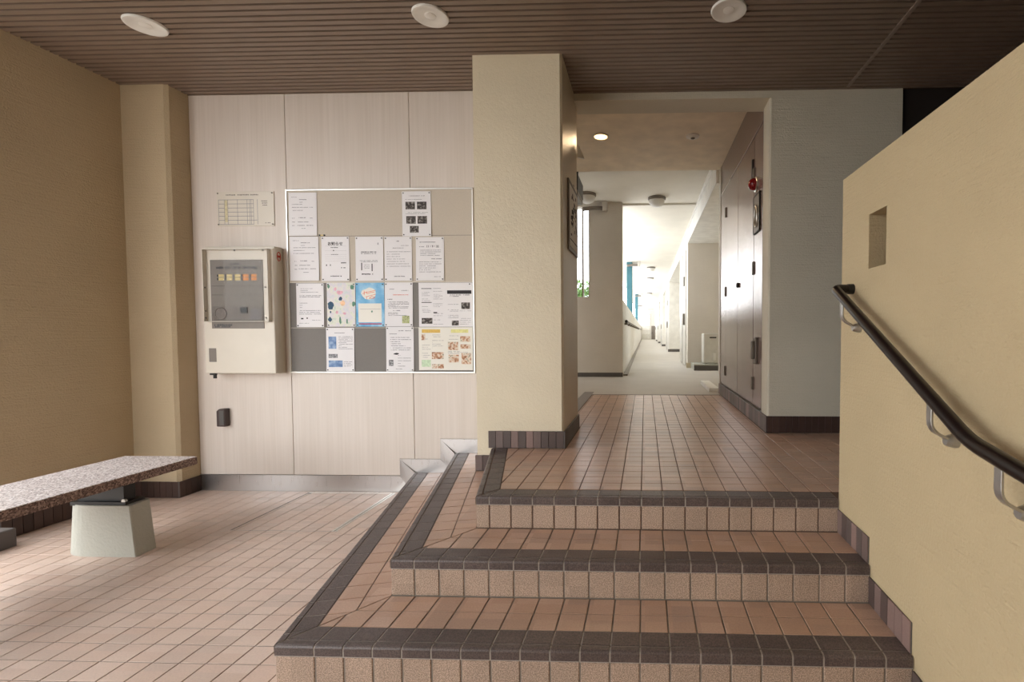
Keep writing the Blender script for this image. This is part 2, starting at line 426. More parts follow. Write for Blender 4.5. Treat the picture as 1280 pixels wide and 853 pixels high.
def run_nosings(Cn, z, grid0, parent, flank_len):
    nosing_bed(Cn, z, EXv, EYv, 0, XR-.002-Cn.x, parent, K); nosing_bed(Cn, z, D, N, 0, flank_len, parent, K)
    js = [0.0]; g = grid0
    while g < XR - .012:
        if g - Cn.x > .04: js.append(g - Cn.x)
        g += .1
    js.append(XR - .002 - Cn.x)
    for a, b in zip(js, js[1:]): nosing(Cn, z, EXv, EYv, a + JF/2*(a > 0), b - JF/2, parent, K if a == 0 else 0)
    js = [0.0, .055]
    while js[-1] < flank_len - .02: js.append(min(js[-1] + .1, flank_len))
    for a, b in zip(js, js[1:]): nosing(Cn, z, D, N, a + JF/2, b - JF/2, parent, K if a == 0 else 0)
def run_risers(Cn, ztop, grid0, parent, flank_len):
    z0, z1 = ztop - R + .003, ztop - LIP - .006
    js = [Cn.x]; g = grid0
    while g < XR - .012:
        if g - Cn.x > .03: js.append(g)
        g += .1
    js.append(XR - .002)
    M = face_front(Cn.y)
    for a, b in zip(js, js[1:]):
        tile('riser_tile', [(a+JF/2, z0), (b-JF/2, z0), (b-JF/2, z1), (a+JF/2, z1)], M_RISER, parent, M, .009, .0018)
    Mf = face_frame((Cn.x, Cn.y, 0), (-D.x, -D.y, 0), (0, 0, 1), (-N.x, -N.y, 0))
    s = 0.
    while s < flank_len - .03:
        e = min(s + .1, flank_len)
        tile('riser_tile', [(-e+J/2, z0), (-s-J/2, z0), (-s-J/2, z1), (-e+J/2, z1)], M_RISER, parent, Mf, .009, .0018); s = e
def run_treads(Cn, z, grid0, ynext, flank_y, parent):
    # rows parallel to the front, cut along the mitre
    w = (ynext - Cn.y - (NOSE_D - .005) - .002)/2
    for r in range(2):
        y0 = Cn.y + NOSE_D - .005 + r*w; y1 = y0 + w
        g = grid0 - .4
        while g < XR:
            a, b = g + JF/2, min(g + .1 - JF/2, XR - .004)
            p = [(a, y0+J/2), (b, y0+J/2), (b, y1-J/2), (a, y1-J/2)]
            p = clip(p, MT.y, -MT.x, MT.y*Cn.x - MT.x*Cn.y + .003)
            if len(p) > 2: tile('tread_tile', p, M_TILEL, parent, Matrix.Translation((0, 0, z)))
            g += .1
    # rows parallel to the flank
    for r in range(2):
        n0 = NOSE_D - .005 + r*w; n1 = n0 + w
        s = -.05
        while s < 2.3:
            q = [Cn + D*(s+J/2) + N*(n0+J/2), Cn + D*(s+.1-J/2) + N*(n0+J/2), Cn + D*(s+.1-J/2) + N*(n1-J/2), Cn + D*(s+J/2) + N*(n1-J/2)]
            p = [(v.x, v.y) for v in q]
            if area(p) < 0: p = p[::-1]
            p = clip(p, -MT.y, MT.x, -(MT.y*Cn.x - MT.x*Cn.y) + .003)
            p = clip(p, 0, -1, -(flank_y - .004))
            if z > .2: # leave the pillar's foot free
                if any(v[0] > -1.1 and v[1] > 3.04 for v in p): p = clip(p, 0, -1, -3.042)
            if len(p) > 2 and abs(area(p)) > 1.5e-4: tile('tread_tile', p, M_TILEL, parent, Matrix.Translation((0, 0, z)))
            s += .1
L1 = (YW - .006 - Y1)/D.y; L2 = (YW - .006 - Y2)/D.y; L3 = (3.04 - Y3)/D.y
X1, X2, X3 = -1.017, -.9212, -.7173
run_risers(C1, R, X1 - .1, stairs, L1); run_nosings(C1, R, X1 - .1, stairs, L1); run_treads(C1, R, X1, Y2, YW, stairs)
run_risers(C2, 2*R, X2, stairs, L2); run_nosings(C2, 2*R, X2, stairs, L2); run_treads(C2, 2*R, X2, Y3, YW, stairs)
run_risers(C3, LAND, X3, landing, L3); run_nosings(C3, LAND, X3, landing, L3)

# landing tiles on one square grid, cut by the slanted border
polys = []
for i in range(-4, 25):
    for j in range(0, 35):
        x0, y0 = X3 + i*.1, 2.2519 + j*.1
        p = [(x0+J/2, y0+J/2), (x0+.1-J/2, y0+J/2), (x0+.1-J/2, y0+.1-J/2), (x0+J/2, y0+.1-J/2)]
        if y0 < 3.05: p = clip(p, N.x, N.y, C3.x*N.x + C3.y*N.y + NOSE_D - .003)
        if y0 < 3.69 and x0 < -.515:
            if y0 + .1 > 3.045: p = clip(p, 0, -1, -3.043) if x0 + .1 < -.515 or y0 < 3.04 else clip(p, 1, 0, -.512)
        if y0 > 3.69: p = clip(p, 1, 0, -.628)
        if y0 + .1 > 3.56 and x0 + .1 > .9: p = clip(p, -1, 0, -.898) if y0 > 3.5 and x0 < .9 else ([] if y0 > 3.55 else clip(p, 0, -1, -3.556))
        if y0 + .1 > 5.66: p = clip(p, 0, -1, -5.66)
        if len(p) < 3 or abs(area(p)) < 2e-4: continue
        polys.append((y0, p))
polys.sort(key=lambda q: q[0])
for _, p in polys[:300]: tile('landing_tile', p, M_TILEL, landing, Matrix.Translation((0, 0, LAND)))
rest_tiles('landing_tile_field', [q[1] for q in polys[300:]], M_TILEL, landing, LAND)

# ------------------------------------------------------------------ walls of the porch
struct(MB().prism([(-3.95, 2.585), (-3.73, 2.585), (-3.73, 3.335), (-3.415, 3.335), (-3.395, 3.355), (-3.395, 3.8), (-3.95, 3.8)], -.05, 3.4).obj('wall_left', M_LWALL))
wall_back = struct(MB().box(-3.42, -1.0, YW+.012, 3.8, -.05, 3.4).obj('wall_back', M_GREYF))
def panel(poly): MB().prism_xz(poly, YW, YW+.013).obj('wall_panel', M_PANEL, wall_back, bevel=.0015, seg=1)
g = .0018
panel([(-3.393, .124), (-2.664-g, .124), (-2.664-g, CEIL), (-3.393, CEIL)])
panel([(-2.664+g, .124), (-1.847, .124), (-1.847, .252), (-1.732-g, .252), (-1.732-g, CEIL), (-2.664+g, CEIL)])
panel([(-1.732+g, .252), (-1.535, .252), (-1.535, .405), (-1.05, .405), (-1.05, CEIL), (-1.732+g, CEIL)])
# stainless skirting that follows the steps, mitred like a picture frame
sk = struct(MB().prism_xz([(-3.393, 0), (-1.745, 0), (-1.846, .122), (-3.393, .122)], YW-.006, YW+.012).obj('baseboard_back', M_STEEL))
def skirt(front, back, mat=M_STEEL):   # sloped strip: front outline (x, y, z) and the wall outline
    n = len(front); MB().add(front + back, [tuple(range(n)), tuple(range(n, 2*n))[::-1]] + [(i, n+i, n+(i+1) % n, (i+1) % n) for i in range(n)]).obj('skirting_strip', mat, sk)
def wallpts(p): return [(a, YW+.012, c) for a, _, c in p]
y_in, y_out = YW-.003, YW-.022
f_ = [(-1.745, y_out, .001), (-1.722, y_out, .150), (-1.846, y_in, .251), (-1.846, y_in, .123)]; skirt(f_, wallpts(f_))
f_ = [(-1.722, YW-.006, .151), (-1.44, YW-.006, .151), (-1.535, YW-.006, .251), (-1.845, YW-.006, .251)]; skirt(f_, wallpts(f_))
f_ = [(-1.437, y_out, .151), (-1.421, y_out, .30), (-1.534, y_in, .404), (-1.534, y_in, .252)]; skirt(f_, wallpts(f_))
f_ = [(-1.42, YW-.006, .301), (-1.05, YW-.006, .301), (-1.05, YW-.006, .404), (-1.533, YW-.006, .404)]; skirt(f_, wallpts(f_))

# pillar beside the opening
PX0, PX1, PY0, PY1 = -1.096, -.526, 3.056, 3.70
pillar = struct(MB().prism([(PX0, PY0), (PX1-.014, PY0), (PX1, PY0+.014), (PX1, PY1), (PX0, PY1)], 2*R-.002, 3.4).obj('wall_pillar', M_PILLAR))
# skirting tiles (narrow upright strips)
def base_strip(bname, p0, p1, z0, z1, mat, pitch=.0475, t=.012, skew=0., parent=None):
    """narrow tiles on the vertical face from p0 to p1 (2D); the face looks to the right-hand side of p0->p1"""
    p0, p1 = Vector(p0), Vector(p1); L = (p1-p0).length; e = (p1-p0)/L; out = Vector((e.y, -e.x))
    M = face_frame((p0.x, p0.y, 0), (e.x, e.y, 0), (0, 0, 1), (out.x, out.y, 0))
    if parent is None:
        a, b = p0, p1; back = MB()
        q = [a, b, b + out*(t*.55), a + out*(t*.55)]
        back.prism([(v.x, v.y) for v in q], z0, z1-.002); parent = struct(back.obj(bname, M_GREYF))
    n = max(1, round(L/pitch)); s = L/n
    for k in range(n):
        tile('skirting_tile', [(k*s+.0012, z0+.002), ((k+1)*s-.0012, z0+.002), ((k+1)*s-.0012, z1), (k*s+.0012, z1)], mat, parent, M, t*.5, .0012, t)
    return parent
base_strip('baseboard_pillar', (-1.02, PY0), (PX1, PY0), LAND, .562, M_BASE)
base_strip('baseboard_pillar_side', (PX1, PY0-.012), (PX1, PY1), LAND, .562, M_BASED)
base_strip('baseboard_pillar_step', (PX0-.012, PY0), (-1.012, PY0), 2*R, .403, M_BASE)
base_strip('baseboard_left', (-3.73, 2.60), (-3.73, 3.323), 0, .118, M_BASED)
base_strip('baseboard_pilaster', (-3.718, 3.335), (-3.395, 3.335), 0, .118, M_BASED)
base_strip('baseboard_pilaster_side', (-3.395, 3.323), (-3.395, YW), 0, .118, M_BASED)

# low wall with the handrail; a small square hole goes through it
T = .19
hy0, hy1, hz0, hz1 = 1.765, 1.90, 1.452, 1.662
mb = MB()
mb.box(XR, XR+T, -1.74, hy0, -.02, 1.874); mb.box(XR, XR+T, hy1, Y3+.004, -.02, 1.874)
mb.box(XR, XR+T, hy0, hy1, -.02, hz0); mb.box(XR, XR+T, hy0, hy1, hz1, 1.874)
wall_r = struct(mb.obj('wall_right', M_RWALL))
# strip skirting that climbs the steps along the low wall
for nm, ya, yb, z in (('baseboard_right', Y1+.012, Y2-.002, R), ('baseboard_right_upper', Y2+.012, Y3-.002, 2*R), ('baseboard_right_floor', .62, Y1-.004, 0.)):
    base_strip(nm, (XR, yb), (XR, ya), z, z+.106, M_BASE, .046, .008)

# wall right of the opening, beam over the opening, dark recess further right
GY = 3.569
struct(MB().prism([(.913, GY+.012), (.925, GY), (1.868, GY), (1.868, 3.75), (.913, 3.75)], LAND-.008, 3.4).obj('wall_rear_right', M_GREYWALL))
base_strip('baseboard_rear_right', (.903, GY), (1.868, GY), LAND, .575, M_BASED)
struct(MB().box(-.53, .925, GY, 3.79, 2.915, 3.4).obj('wall_header', M_GREYWALL))
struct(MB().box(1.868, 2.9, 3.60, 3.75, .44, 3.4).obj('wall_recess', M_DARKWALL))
struct(MB().box(2.75, 2.9, CF0, 3.6, -.05, 3.4).obj('wall_recess_block_side', M_DARKWALL))  # unseen side and front walls, added to close the recess off from light
struct(MB().box(1.064, 2.75, CF+.16, CF+.26, -.05, 3.4).obj('wall_recess_block_front', M_DARKWALL))

# ------------------------------------------------------------------ ribbed metal ceiling of the porch

mb = MB(); pitch_r = .0465; y = CF
while y < 3.565:
    mb.box(CL, 2.75, y, min(y + .0305, 3.565), CEIL, CEIL+.010); y += pitch_r
ceiling = struct(mb.obj('ceiling', M_RIB))
MB().box(CL, 2.75, CF, 3.6, CEIL+.009, CEIL+.05).obj('ceiling_backing', M_RIBGAP, ceiling)
MB().box(1.446, 1.470, CF, 3.53, CEIL-.004, CEIL+.005).obj('joint_strip', M_JOINT, ceiling)
struct(MB().box(CL-.1, 3.0, CF-.1, 8.1, 3.4, 3.6).obj('roof_light_block', M_GREYWALL))  # unseen slab over the ceilings, added to keep sky light out
struct(MB().box(CL-.1, 3.0, CF-.1, CF, CEIL-.02, 3.4).obj('trim_leak_block_front', M_GREYWALL))  # unseen fascias at front and left, added against light leaks
struct(MB().box(CL-.1, CL, CF, 2.6, CEIL-.02, 3.4).obj('trim_leak_block_left', M_GREYWALL))
struct(MB().box(-2.3, 3.0, CF-.02, CF+.16, -.05, 3.4).obj('wall_front_blocker', M_CREAM))  # unseen wall, added to hold back light from behind the camera

def downlight(x, y, z, d, label, lit=False, group=None):
    t = thing('downlight', (x, y, z), label, 'ceiling light', group)
    r = d/2
    mb = MB(); n = 40; prof = [(r*.99, .001), (r, -.004), (r*.965, -.011), (r*.86, -.012), (r*.80, -.010), (r*.50, -.005), (r*.28, -.004)]
    vs = [(x+pr*math.cos(2*math.pi*k/n), y+pr*math.sin(2*math.pi*k/n), z+h) for pr, h in prof for k in range(n)]
    fs = [(j*n+k, j*n+(k+1) % n, (j+1)*n+(k+1) % n, (j+1)*n+k) for j in range(len(prof)-1) for k in range(n)]
    mb.add(vs, fs); mb.obj('reflector_ring', M_WHITE, t, smooth=True)
    q = .80 if lit else .31
    MB().lathe([(r*q, -.001), (r*q, -.006 if not lit else -.011), (r*q*.6, -.009 if not lit else -.016), (.002, -.010 if not lit else -.018)], (x, y, z), n=24).obj('lamp', M_LAMP if lit else M_WHITE, t, smooth=True)
    return t
downlight(-2.853, 2.699, CEIL, .195, 'unlit round downlight in the ribbed ceiling nearest the left wall', group='unlit porch downlights')
downlight(-1.19, 2.671, CEIL, .195, 'unlit round downlight in the ribbed ceiling in front of the notice board', group='unlit porch downlights')
downlight(.458, 2.678, CEIL, .195, 'unlit round downlight in the ribbed ceiling in front of the passage opening', group='unlit porch downlights')

# ------------------------------------------------------------------ passage behind the opening
LC = 3.19
struct(MB().box(-2.0, 1.2, 3.79, 5.95, LC, 3.4).obj('ceiling_lobby', M_CEILW))
struct(MB().box(-2.0, 2.4, 5.95, 8.05, 3.35, 3.4).obj('ceiling_passage', M_CORC))
struct(MB().box(-2.1, -2.0, 3.7, 7.5, .4, 3.4).obj('wall_lobby_left', M_PALE))  # unseen; cut short so the gap sets how much daylight enters
struct(MB().box(-2.1, -1.0, 3.70, 3.8, .4, 3.4).obj('wall_lobby_front', M_CREAM))
mb = MB(); WY = 7.95                      # wall across the left half, with a tall slot open to daylight
mb.box(-2.1, -1.16, WY, WY+.2, .44, 3.4); mb.box(-.93, -.377, WY, WY+.2, .44, 3.4); mb.box(-1.16, -.93, WY, WY+.2, .44, 1.787); mb.box(-1.16, -.93, WY, WY+.2, 3.28, 3.4)
struct(mb.obj('wall_passage_left', M_PALE))
struct(MB().box(-2.0, -.372, WY-.012, WY, LAND-.004, .52).obj('baseboard_passage_left', M_GREYF))
win = struct(MB().box(-1.055, -1.03, WY+.06, WY+.12, 1.79, 3.28).obj('window_1', M_FRAME))
MB().box(-1.158, -1.145, WY+.06, WY+.12, 1.79, 3.28).obj('window_frame', M_FRAME, win)
MB().box(-.945, -.932, WY+.06, WY+.12, 1.79, 3.28).obj('window_frame', M_FRAME, win)
MB().box(-1.145, -1.055, WY+.088, WY+.092, 1.79, 3.28).obj('pane', M_GLASS, win)
MB().box(-1.03, -.945, WY+.088, WY+.092, 1.79, 3.28).obj('pane', M_GLASS, win)

# passage floor: concrete, darker stone strip on its left
struct(MB().box(-2.0, -.640, 3.7, WY, LAND-.1, LAND-.002).obj('floor_lobby_left', M_CORFLOOR))
struct(MB().box(-.76, -.640, 3.71, 5.95, LAND-.05, LAND).obj('trim_1', M_GREYPLATE))
struct(MB().box(-.64, 2.4, 5.668, 46, LAND-.12, LAND-.001).obj('floor_corridor', M_CORFLOOR))
struct(MB().box(-.64, .93, 5.660, 5.70, LAND-.02, LAND+.002).obj('trim_2', M_GREYPLATE))

# steel service doors along the right side of the passage
DX = .925
dw = struct(MB().box(DX+.012, 1.2, 3.75, 5.95, LAND-.008, 3.4).obj('wall_service', M_GREYWALL))
door = struct(MB().box(DX, DX+.014, 3.752, 5.84, .577, LC).obj('door_1', M_DOOR), None, None)
def door_part(name, y0, y1, z0, z1, th=.008, mat=M_DOOR, parent=door, bev=.002): return MB().box(DX-th, DX+.001, y0, y1, z0, z1).obj(name, mat, parent, bevel=bev, seg=1)
def hinge(y, z): door_part('hinge', y-.022, y+.022, z-.055, z+.055, .02, M_SCREW, bev=.004)
lf1 = door_part('door_leaf', 4.758, 5.45, .60, 2.83); lf2 = door_part('door_leaf', 4.075, 4.75, .60, 2.83)
door_part('upper_panel', 3.76, 5.83, 2.845, LC-.004, .006)
door_part('jamb_panel', 5.462, 5.832, .60, 2.83, .006)
cabp = door_part('hydrant_panel', 3.76, 4.063, .60, 2.83, .008)
for y, z in ((5.46, 1.66), (5.46, .76), (5.46, 2.55), (4.068, 1.74), (4.068, .77), (4.068, 2.52)): hinge(y, z)
MB().lathe([(.024, 0), (.026, -.012), (.02, -.02), (.006, -.022)], (DX-.008, 4.72, 1.66), 'x', 18).obj('knob', M_BLACK, door, smooth=True)
h_ = MB(); h_.box(DX-.03, DX-.007, 3.90, 3.975, .94, 1.16); h_.box(DX-.055, DX-.028, 3.915, 3.95, .98, 1.13); h_.obj('handle', M_SCREW, door, bevel=.006)
MB().box(DX-.010, DX-.0075, 5.2, 5.83, 2.832, 2.843).obj('seam_strip', M_FRAME, door)
base_strip('baseboard_service', (.913, 5.84), (.913, GY-.012), LAND, .575, M_BASE)
struct(MB().box(.913, .94, 5.84, 5.95, LAND, LC).obj('trim_3', M_WHITE))
struct(MB().box(.913, .94, 3.745, 3.757, .57, 2.92).obj('trim_4', M_GREYPLATE))
# fire alarm: red lamp over a call plate with a ring
al = thing('alarm_lamp', (DX-.008, 4.0, 2.42), 'red domed fire alarm lamp on the brown steel service panel', 'alarm lamp')
MB().lathe([(.062, 0), (.062, -.008), (.055, -.012), (.05, -.012)], (DX-.008, 4.0, 2.42), 'x', 28).obj('mounting_plate', M_FRAME, al, smooth=True)
MB().lathe([(.050, -.012), (.049, -.030), (.040, -.052), (.022, -.064), (.003, -.068)], (DX-.008, 4.0, 2.42), 'x', 28).obj('lens', M_RED, al, smooth=True)
cp = thing('call_point', (DX-.008, 3.97, 2.0), 'framed fire call plate with an oval ring below the red lamp', 'call point')
mb = MB(); mb.box(DX-.016, DX-.007, 3.85, 4.05, 2.02, 2.32); mb.obj('plate', M_GREYPLATE, cp, bevel=.003)
mb = MB()
for a in ((3.845, 4.055, 2.015, 2.023), (3.845, 4.055, 2.317, 2.325), (3.845, 3.853, 2.015, 2.325), (4.047, 4.055, 2.015, 2.325)): mb.box(DX-.020, DX-.007, *a)
mb.obj('frame', M_BLACK, cp)
mb = MB(); mb.tube([(DX-.022, 3.955+.045*math.cos(2*math.pi*k/24), 2.15+.085*math.sin(2*math.pi*k/24)) for k in range(25)], .006, 8, up=(1, 0, 0)); mb.obj('ring', M_FRAME, cp, smooth=True)
mb = MB(); mb.box(DX-.02, DX-.007, 4.10, 4.13, 2.50, 2.66); tag(mb.obj('name_tag', M_BLACK, None), 'small dark upright tag above the red alarm lamp', 'tag')

# lit downlight and a smoke detector in the lobby ceiling
ld = downlight(-.447, 4.884, LC-.001, .165, 'lit warm downlight in the tan ceiling behind the pillar', lit=True)
sp = bpy.data.lights.new('downlight_bulb', 'SPOT'); sp.energy = 75; sp.color = (1.0, .70, .42); sp.spot_size = math.radians(165); sp.spot_blend = .5; sp.shadow_soft_size = .05
so = bpy.data.objects.new('bulb', sp); C.objects.link(so); place(so, (-.447, 4.884, LC-.03), ld)
sd = thing('smoke_detector', (.485, 4.915, LC), 'small white round detector on the tan lobby ceiling', 'detector')
MB().lathe([(.068, .001), (.066, -.012), (.05, -.02), (.03, -.022)], (.485, 4.915, LC), n=28).obj('housing', M_WHITE, sd, smooth=True)
MB().lathe([(.022, -.021), (.02, -.028), (.004, -.03)], (.485, 4.915, LC), n=18).obj('sensor', M_SCREW, sd, smooth=True)

# framed map on the pillar's side, small plates behind it
fm = thing('framed_notice', (PX1, 3.45, 1.77), 'framed notice with dark drawing on the side of the pillar', 'framed notice')
MB().box(PX1, PX1+.012, 3.24, 3.66, 1.77, 2.25).obj('frame', M_GREYPLATE, fm, bevel=.003, seg=1)
MB().box(PX1+.012, PX1+.014, 3.265, 3.635, 1.80, 2.22).obj('sheet', M_PAPERC, fm)
mb = MB(); rr = random.Random(3)
for k in range(46):
    a, b = rr.uniform(3.30, 3.56), rr.gauss(2.02, .07); mb.box(PX1+.014, PX1+.0146, a, a+rr.uniform(.008, .05), b, b+rr.uniform(.006, .03))
mb.box(PX1+.014, PX1+.0146, 3.28, 3.62, 1.845, 1.852); tag(mb.obj('printed_drawing', M_INKD, fm), kind='stuff')
sg = thing('hanging_sign', (-.86, 6.3, 2.93), 'dark box sign hanging behind the pillar', 'sign')
MB().box(-.93, -.845, 6.05, 6.55, 3.0, 3.20).obj('box', M_BLACK, sg, bevel=.004, seg=1)
MB().box(-.925, -.85, 6.06, 6.54, 2.935, 3.0).obj('lower_panel', M_GREYPLATE, sg)
MB().box(-.905, -.875, 6.28, 6.32, 3.2, 3.352).obj('stem', M_BLACK, sg)
mb = MB(); mb.add([(-.527, 3.72, 2.56), (-.47, 3.73, 2.55), (-.515, 3.72, 2.66), (-.527, 3.74, 2.56), (-.47, 3.75, 2.55), (-.515, 3.74, 2.66)], [(0,1,2),(5,4,3),(0,3,4,1),(1,4,5,2),(2,5,3,0)])
tag(mb.obj('corner_plate', M_WHITE), 'small white triangular plate at the rear edge of the pillar', 'plate')

# ------------------------------------------------------------------ open corridor beyond
struct(MB().box(-.62, .88, 8.05, 46, 3.32, 3.4).obj('ceiling_corridor', M_CORC))
struct(MB().box(-.95, 3.0, 8.1, 46.3, 3.4, 3.6).obj('roof_corridor', M_GREYWALL))
struct(MB().box(-.50, -.375, WY+.2, 46, .2, 1.745).obj('wall_parapet', M_WHITE))
struct(MB().box(-.374, -.30, WY+.2, 46, LAND-.002, LAND+.025).obj('trim_gutter', M_GREYPLATE))
struct(MB().box(.878, 2.4, 5.96, 46, 3.03, 3.4).obj('wall_beam_right', M_WHITE))
struct(MB().box(.855, .879, 5.96, 46, 3.29, 3.35).obj('trim_5', M_WHITE))
struct(MB().box(2.3, 2.4, 5.95, 46, .4, 3.4).obj('wall_alcove', M_CREAM))
struct(MB().box(1.2, 2.4, 5.85, 5.95, .4, 3.4).obj('wall_alcove_front', M_CREAM))
rail = thing('parapet_rail', (-.33, 8.3, 1.36), 'grey handrail on brackets along the white corridor parapet', 'handrail')
MB().tube([(-.325, 8.3, 1.385), (-.325, 44, 1.385)], .02, 10).obj('rail', M_SCREW, rail, smooth=True)
MB().lathe([(.026, -.03), (.026, .03)], (-.325, 8.3, 1.385), 'y', 16).obj('end_cap', M_BLACK, rail)
for k in range(12): MB().box(-.376, -.318, 8.7+k*1.6, 8.74+k*1.6, 1.33, 1.37).obj('bracket', M_SCREW, rail)
for k, (y, lb) in enumerate(((14.5, 'teal painted post standing on the corridor parapet, first behind the pillar wall'), (27.0, 'teal painted post on the corridor parapet nearest the far end'))):
    tag(MB().box(-.56, -.39, y, y+.55, 1.745, 3.325).obj('corridor_post', M_TEAL, bevel=.01, seg=1), lb, 'post', 'teal parapet posts')
def dome(x, y, z, lb):
    t = thing('dome_light', (x, y, z), lb, 'ceiling light', 'unlit dome lights of the corridor')
    MB().lathe([(.14, .001), (.145, -.03), (.135, -.045)], (x, y, z), n=28).obj('mount', M_GREYPLATE, t, smooth=True)
    MB().lathe([(.128, -.045), (.122, -.085), (.095, -.125), (.05, -.147), (.004, -.152)], (x, y, z), n=28).obj('globe', M_WHITE, t, smooth=True)
dome(.19, 7.70, 3.35, 'white glass dome light on the passage ceiling before the open corridor')
dome(-.90, 7.45, 3.35, 'white glass dome light on the passage ceiling above the daylight slot')
dome(.20, 15.7, 3.32, 'white dome light on the corridor ceiling, first behind the passage')
dome(.21, 18.8, 3.32, 'white dome light on the corridor ceiling, second behind the passage')
dome(.25, 26.2, 3.32, 'white dome light on the corridor ceiling, third behind the passage')
def bracket_lamp(x, y, z, lb, s=1.):
    t = thing('bracket_lamp', (x, y, z), lb, 'lamp', 'grey bracket lamps of the corridor')
    MB().box(x-.02*s, x+.06*s, y-.04, y+.04, z-.10*s, z+.06*s).obj('plate', M_FRAME, t, bevel=.008)
    MB().tube([(x, y, z-.05*s), (x-.16*s, y-.03, z-.055*s), (x-.34*s, y-.05, z-.075*s)], .035*s, 12).obj('lamp_body', M_GREYPLATE, t, smooth=True)
bracket_lamp(-.68, 7.90, 3.29, 'grey tubular bracket lamp fixed at the top of the passage wall')
bracket_lamp(-.20, 14.4, 3.26, 'grey bracket lamp on the corridor ceiling beside the first teal post')
bracket_lamp(-.20, 26.8, 3.26, 'grey bracket lamp on the corridor ceiling beside the far teal post')
bracket_lamp(-.20, 37.0, 3.26, 'grey bracket lamp on the corridor ceiling nearest the far end')
# dwelling fronts on the right: blocks with recesses between them
blocks = [(9.95, 12.2), (17.8, 20.4), (24.5, 27.0), (31.0, 34.0), (38.0, 41.0)]
for k, (a, b) in enumerate(blocks):
    struct(MB().box(.89, 2.31, a, b, LAND-.02, 3.05).obj('wall_corridor_right_%d' % (k+1), M_WHITE if k else M_PALE))
    d = struct(MB().box(.868, .892, a+.35, b-.25, LAND+.03, 2.95).obj('door_%d' % (k+2), M_UNIT))
    MB().box(.86, .870, (a+b)/2-.02, (a+b)/2+.02, LAND+.03, 2.95).obj('door_frame', M_GREYPLATE, d)
    MB().box(.83, .870, a+.5, a+.56, 1.35, 1.60).obj('handle', M_SCREW, d)
    MB().box(.84, .870, a+.5, a+.60, 2.2, 2.40).obj('name_plate', M_GREYPLATE, d)
    struct(MB().box(.86, 2.3, a-.012, a, LAND-.002, LAND+.10).obj('baseboard_corridor_right_%d' % (k+1), M_GREYF if k else M_CREAM))
# far end: pale glazed screen and a grey door
endw = struct(MB().box(-.62, 2.4, 46, 46.2, .3, 3.4).obj('wall_end', M_WHITE))
we = struct(MB().box(-.30, .55, 45.94, 46.0, LAND, 2.9).obj('window_2', M_FRAME))
for k in range(6): MB().box(-.24, .49, 45.92, 45.945, .52+k*.39, .86+k*.39).obj('pane', M_WHITE, we)  # opaque white in place of daylight through the glass
d = struct(MB().box(.62, 1.3, 45.93, 46.0, LAND, 1.75).obj('door_9', M_GREYPLATE)); MB().box(.66, .70, 45.90, 45.94, 1.0, 1.15).obj('handle', M_BLACK, d)

# plinth with the outdoor unit in the first alcove
struct(MB().box(.955, 2.3, 9.25, 9.95, LAND-.01, .565).obj('floor_plinth', M_CONC))
struct(MB().box(.95, 2.3, 9.235, 9.25, LAND-.002, .545).obj('baseboard_plinth', M_GREYF))
un = thing('outdoor_unit', (1.33, 9.6, .565), 'white outdoor heat pump unit with a vent slot standing on a plinth', 'outdoor unit')
MB().box(1.15, 1.45, 9.40, 9.75, .575, 1.17).obj('casing', M_UNIT, un, bevel=.02)
MB().box(1.27, 1.40, 9.392, 9.402, 1.075, 1.10).obj('vent_slot', M_BLACK, un)
MB().box(1.34, 1.39, 9.385, 9.402, .64, .78).obj('valve_cover', M_WHITE, un, bevel=.006)
mb = MB(); mb.tube([(1.45, 9.5, 1.0), (1.48, 9.5, .96), (1.51, 9.5, .85), (1.50, 9.5, .76), (1.45, 9.5, .72)], .014, 10); mb.obj('hose', M_BLACK, un, smooth=True)
for xx in (1.2, 1.40): MB().box(xx-.03, xx+.03, 9.42, 9.73, .560, .577).obj('foot', M_GREYF, un)
kb = MB(); kb.box(.80, .93, 5.97, 6.9, LAND-.004, .50); tag(kb.obj('floor_kerb', M_WHITE, bevel=.01), None, None, None, 'structure')

# ------------------------------------------------------------------ notice board
bx0, bx1, bz0, bz1 = -2.664, -1.258, .900, 2.264
board = thing('notice_board', ((bx0+bx1)/2, YW, bz0), 'wide notice board with beige upper and grey lower felt in a thin metal frame', 'notice board')
zmid = 1.577
MB().box(bx0+.012, bx1-.012, YW-.010, YW+.0005, zmid+.003, bz1-.012).obj('upper_felt', M_BOARDU, board)
MB().box(bx0+.012, bx1-.012, YW-.010, YW+.0005, bz0+.012, zmid-.003).obj('lower_felt', M_BOARDL, board)
for x0, x1, z0, z1 in ((bx0, bx1, bz1-.012, bz1), (bx0, bx1, bz0, bz0+.012), (bx0, bx0+.012, bz0+.012, bz1-.012), (bx1-.012, bx1, bz0+.012, bz1-.012)):
    MB().box(x0, x1, YW-.016, YW+.0005, z0, z1).obj('frame_bar', M_FRAME, board, bevel=.002, seg=1)
MB().box(bx0+.012, bx1-.012, YW-.0125, YW, zmid-.0028, zmid+.0028).obj('divider', M_IVORY, board)
MB().box(bx0+.012, bx1-.012, YW-.0112, YW-.009, 1.917, 1.920).obj('seam', M_GREYPLATE, board)
MB().box(bx0+.012, bx1-.012, YW-.0112, YW-.009, 1.237, 1.240).obj('seam', M_IVORY, board)

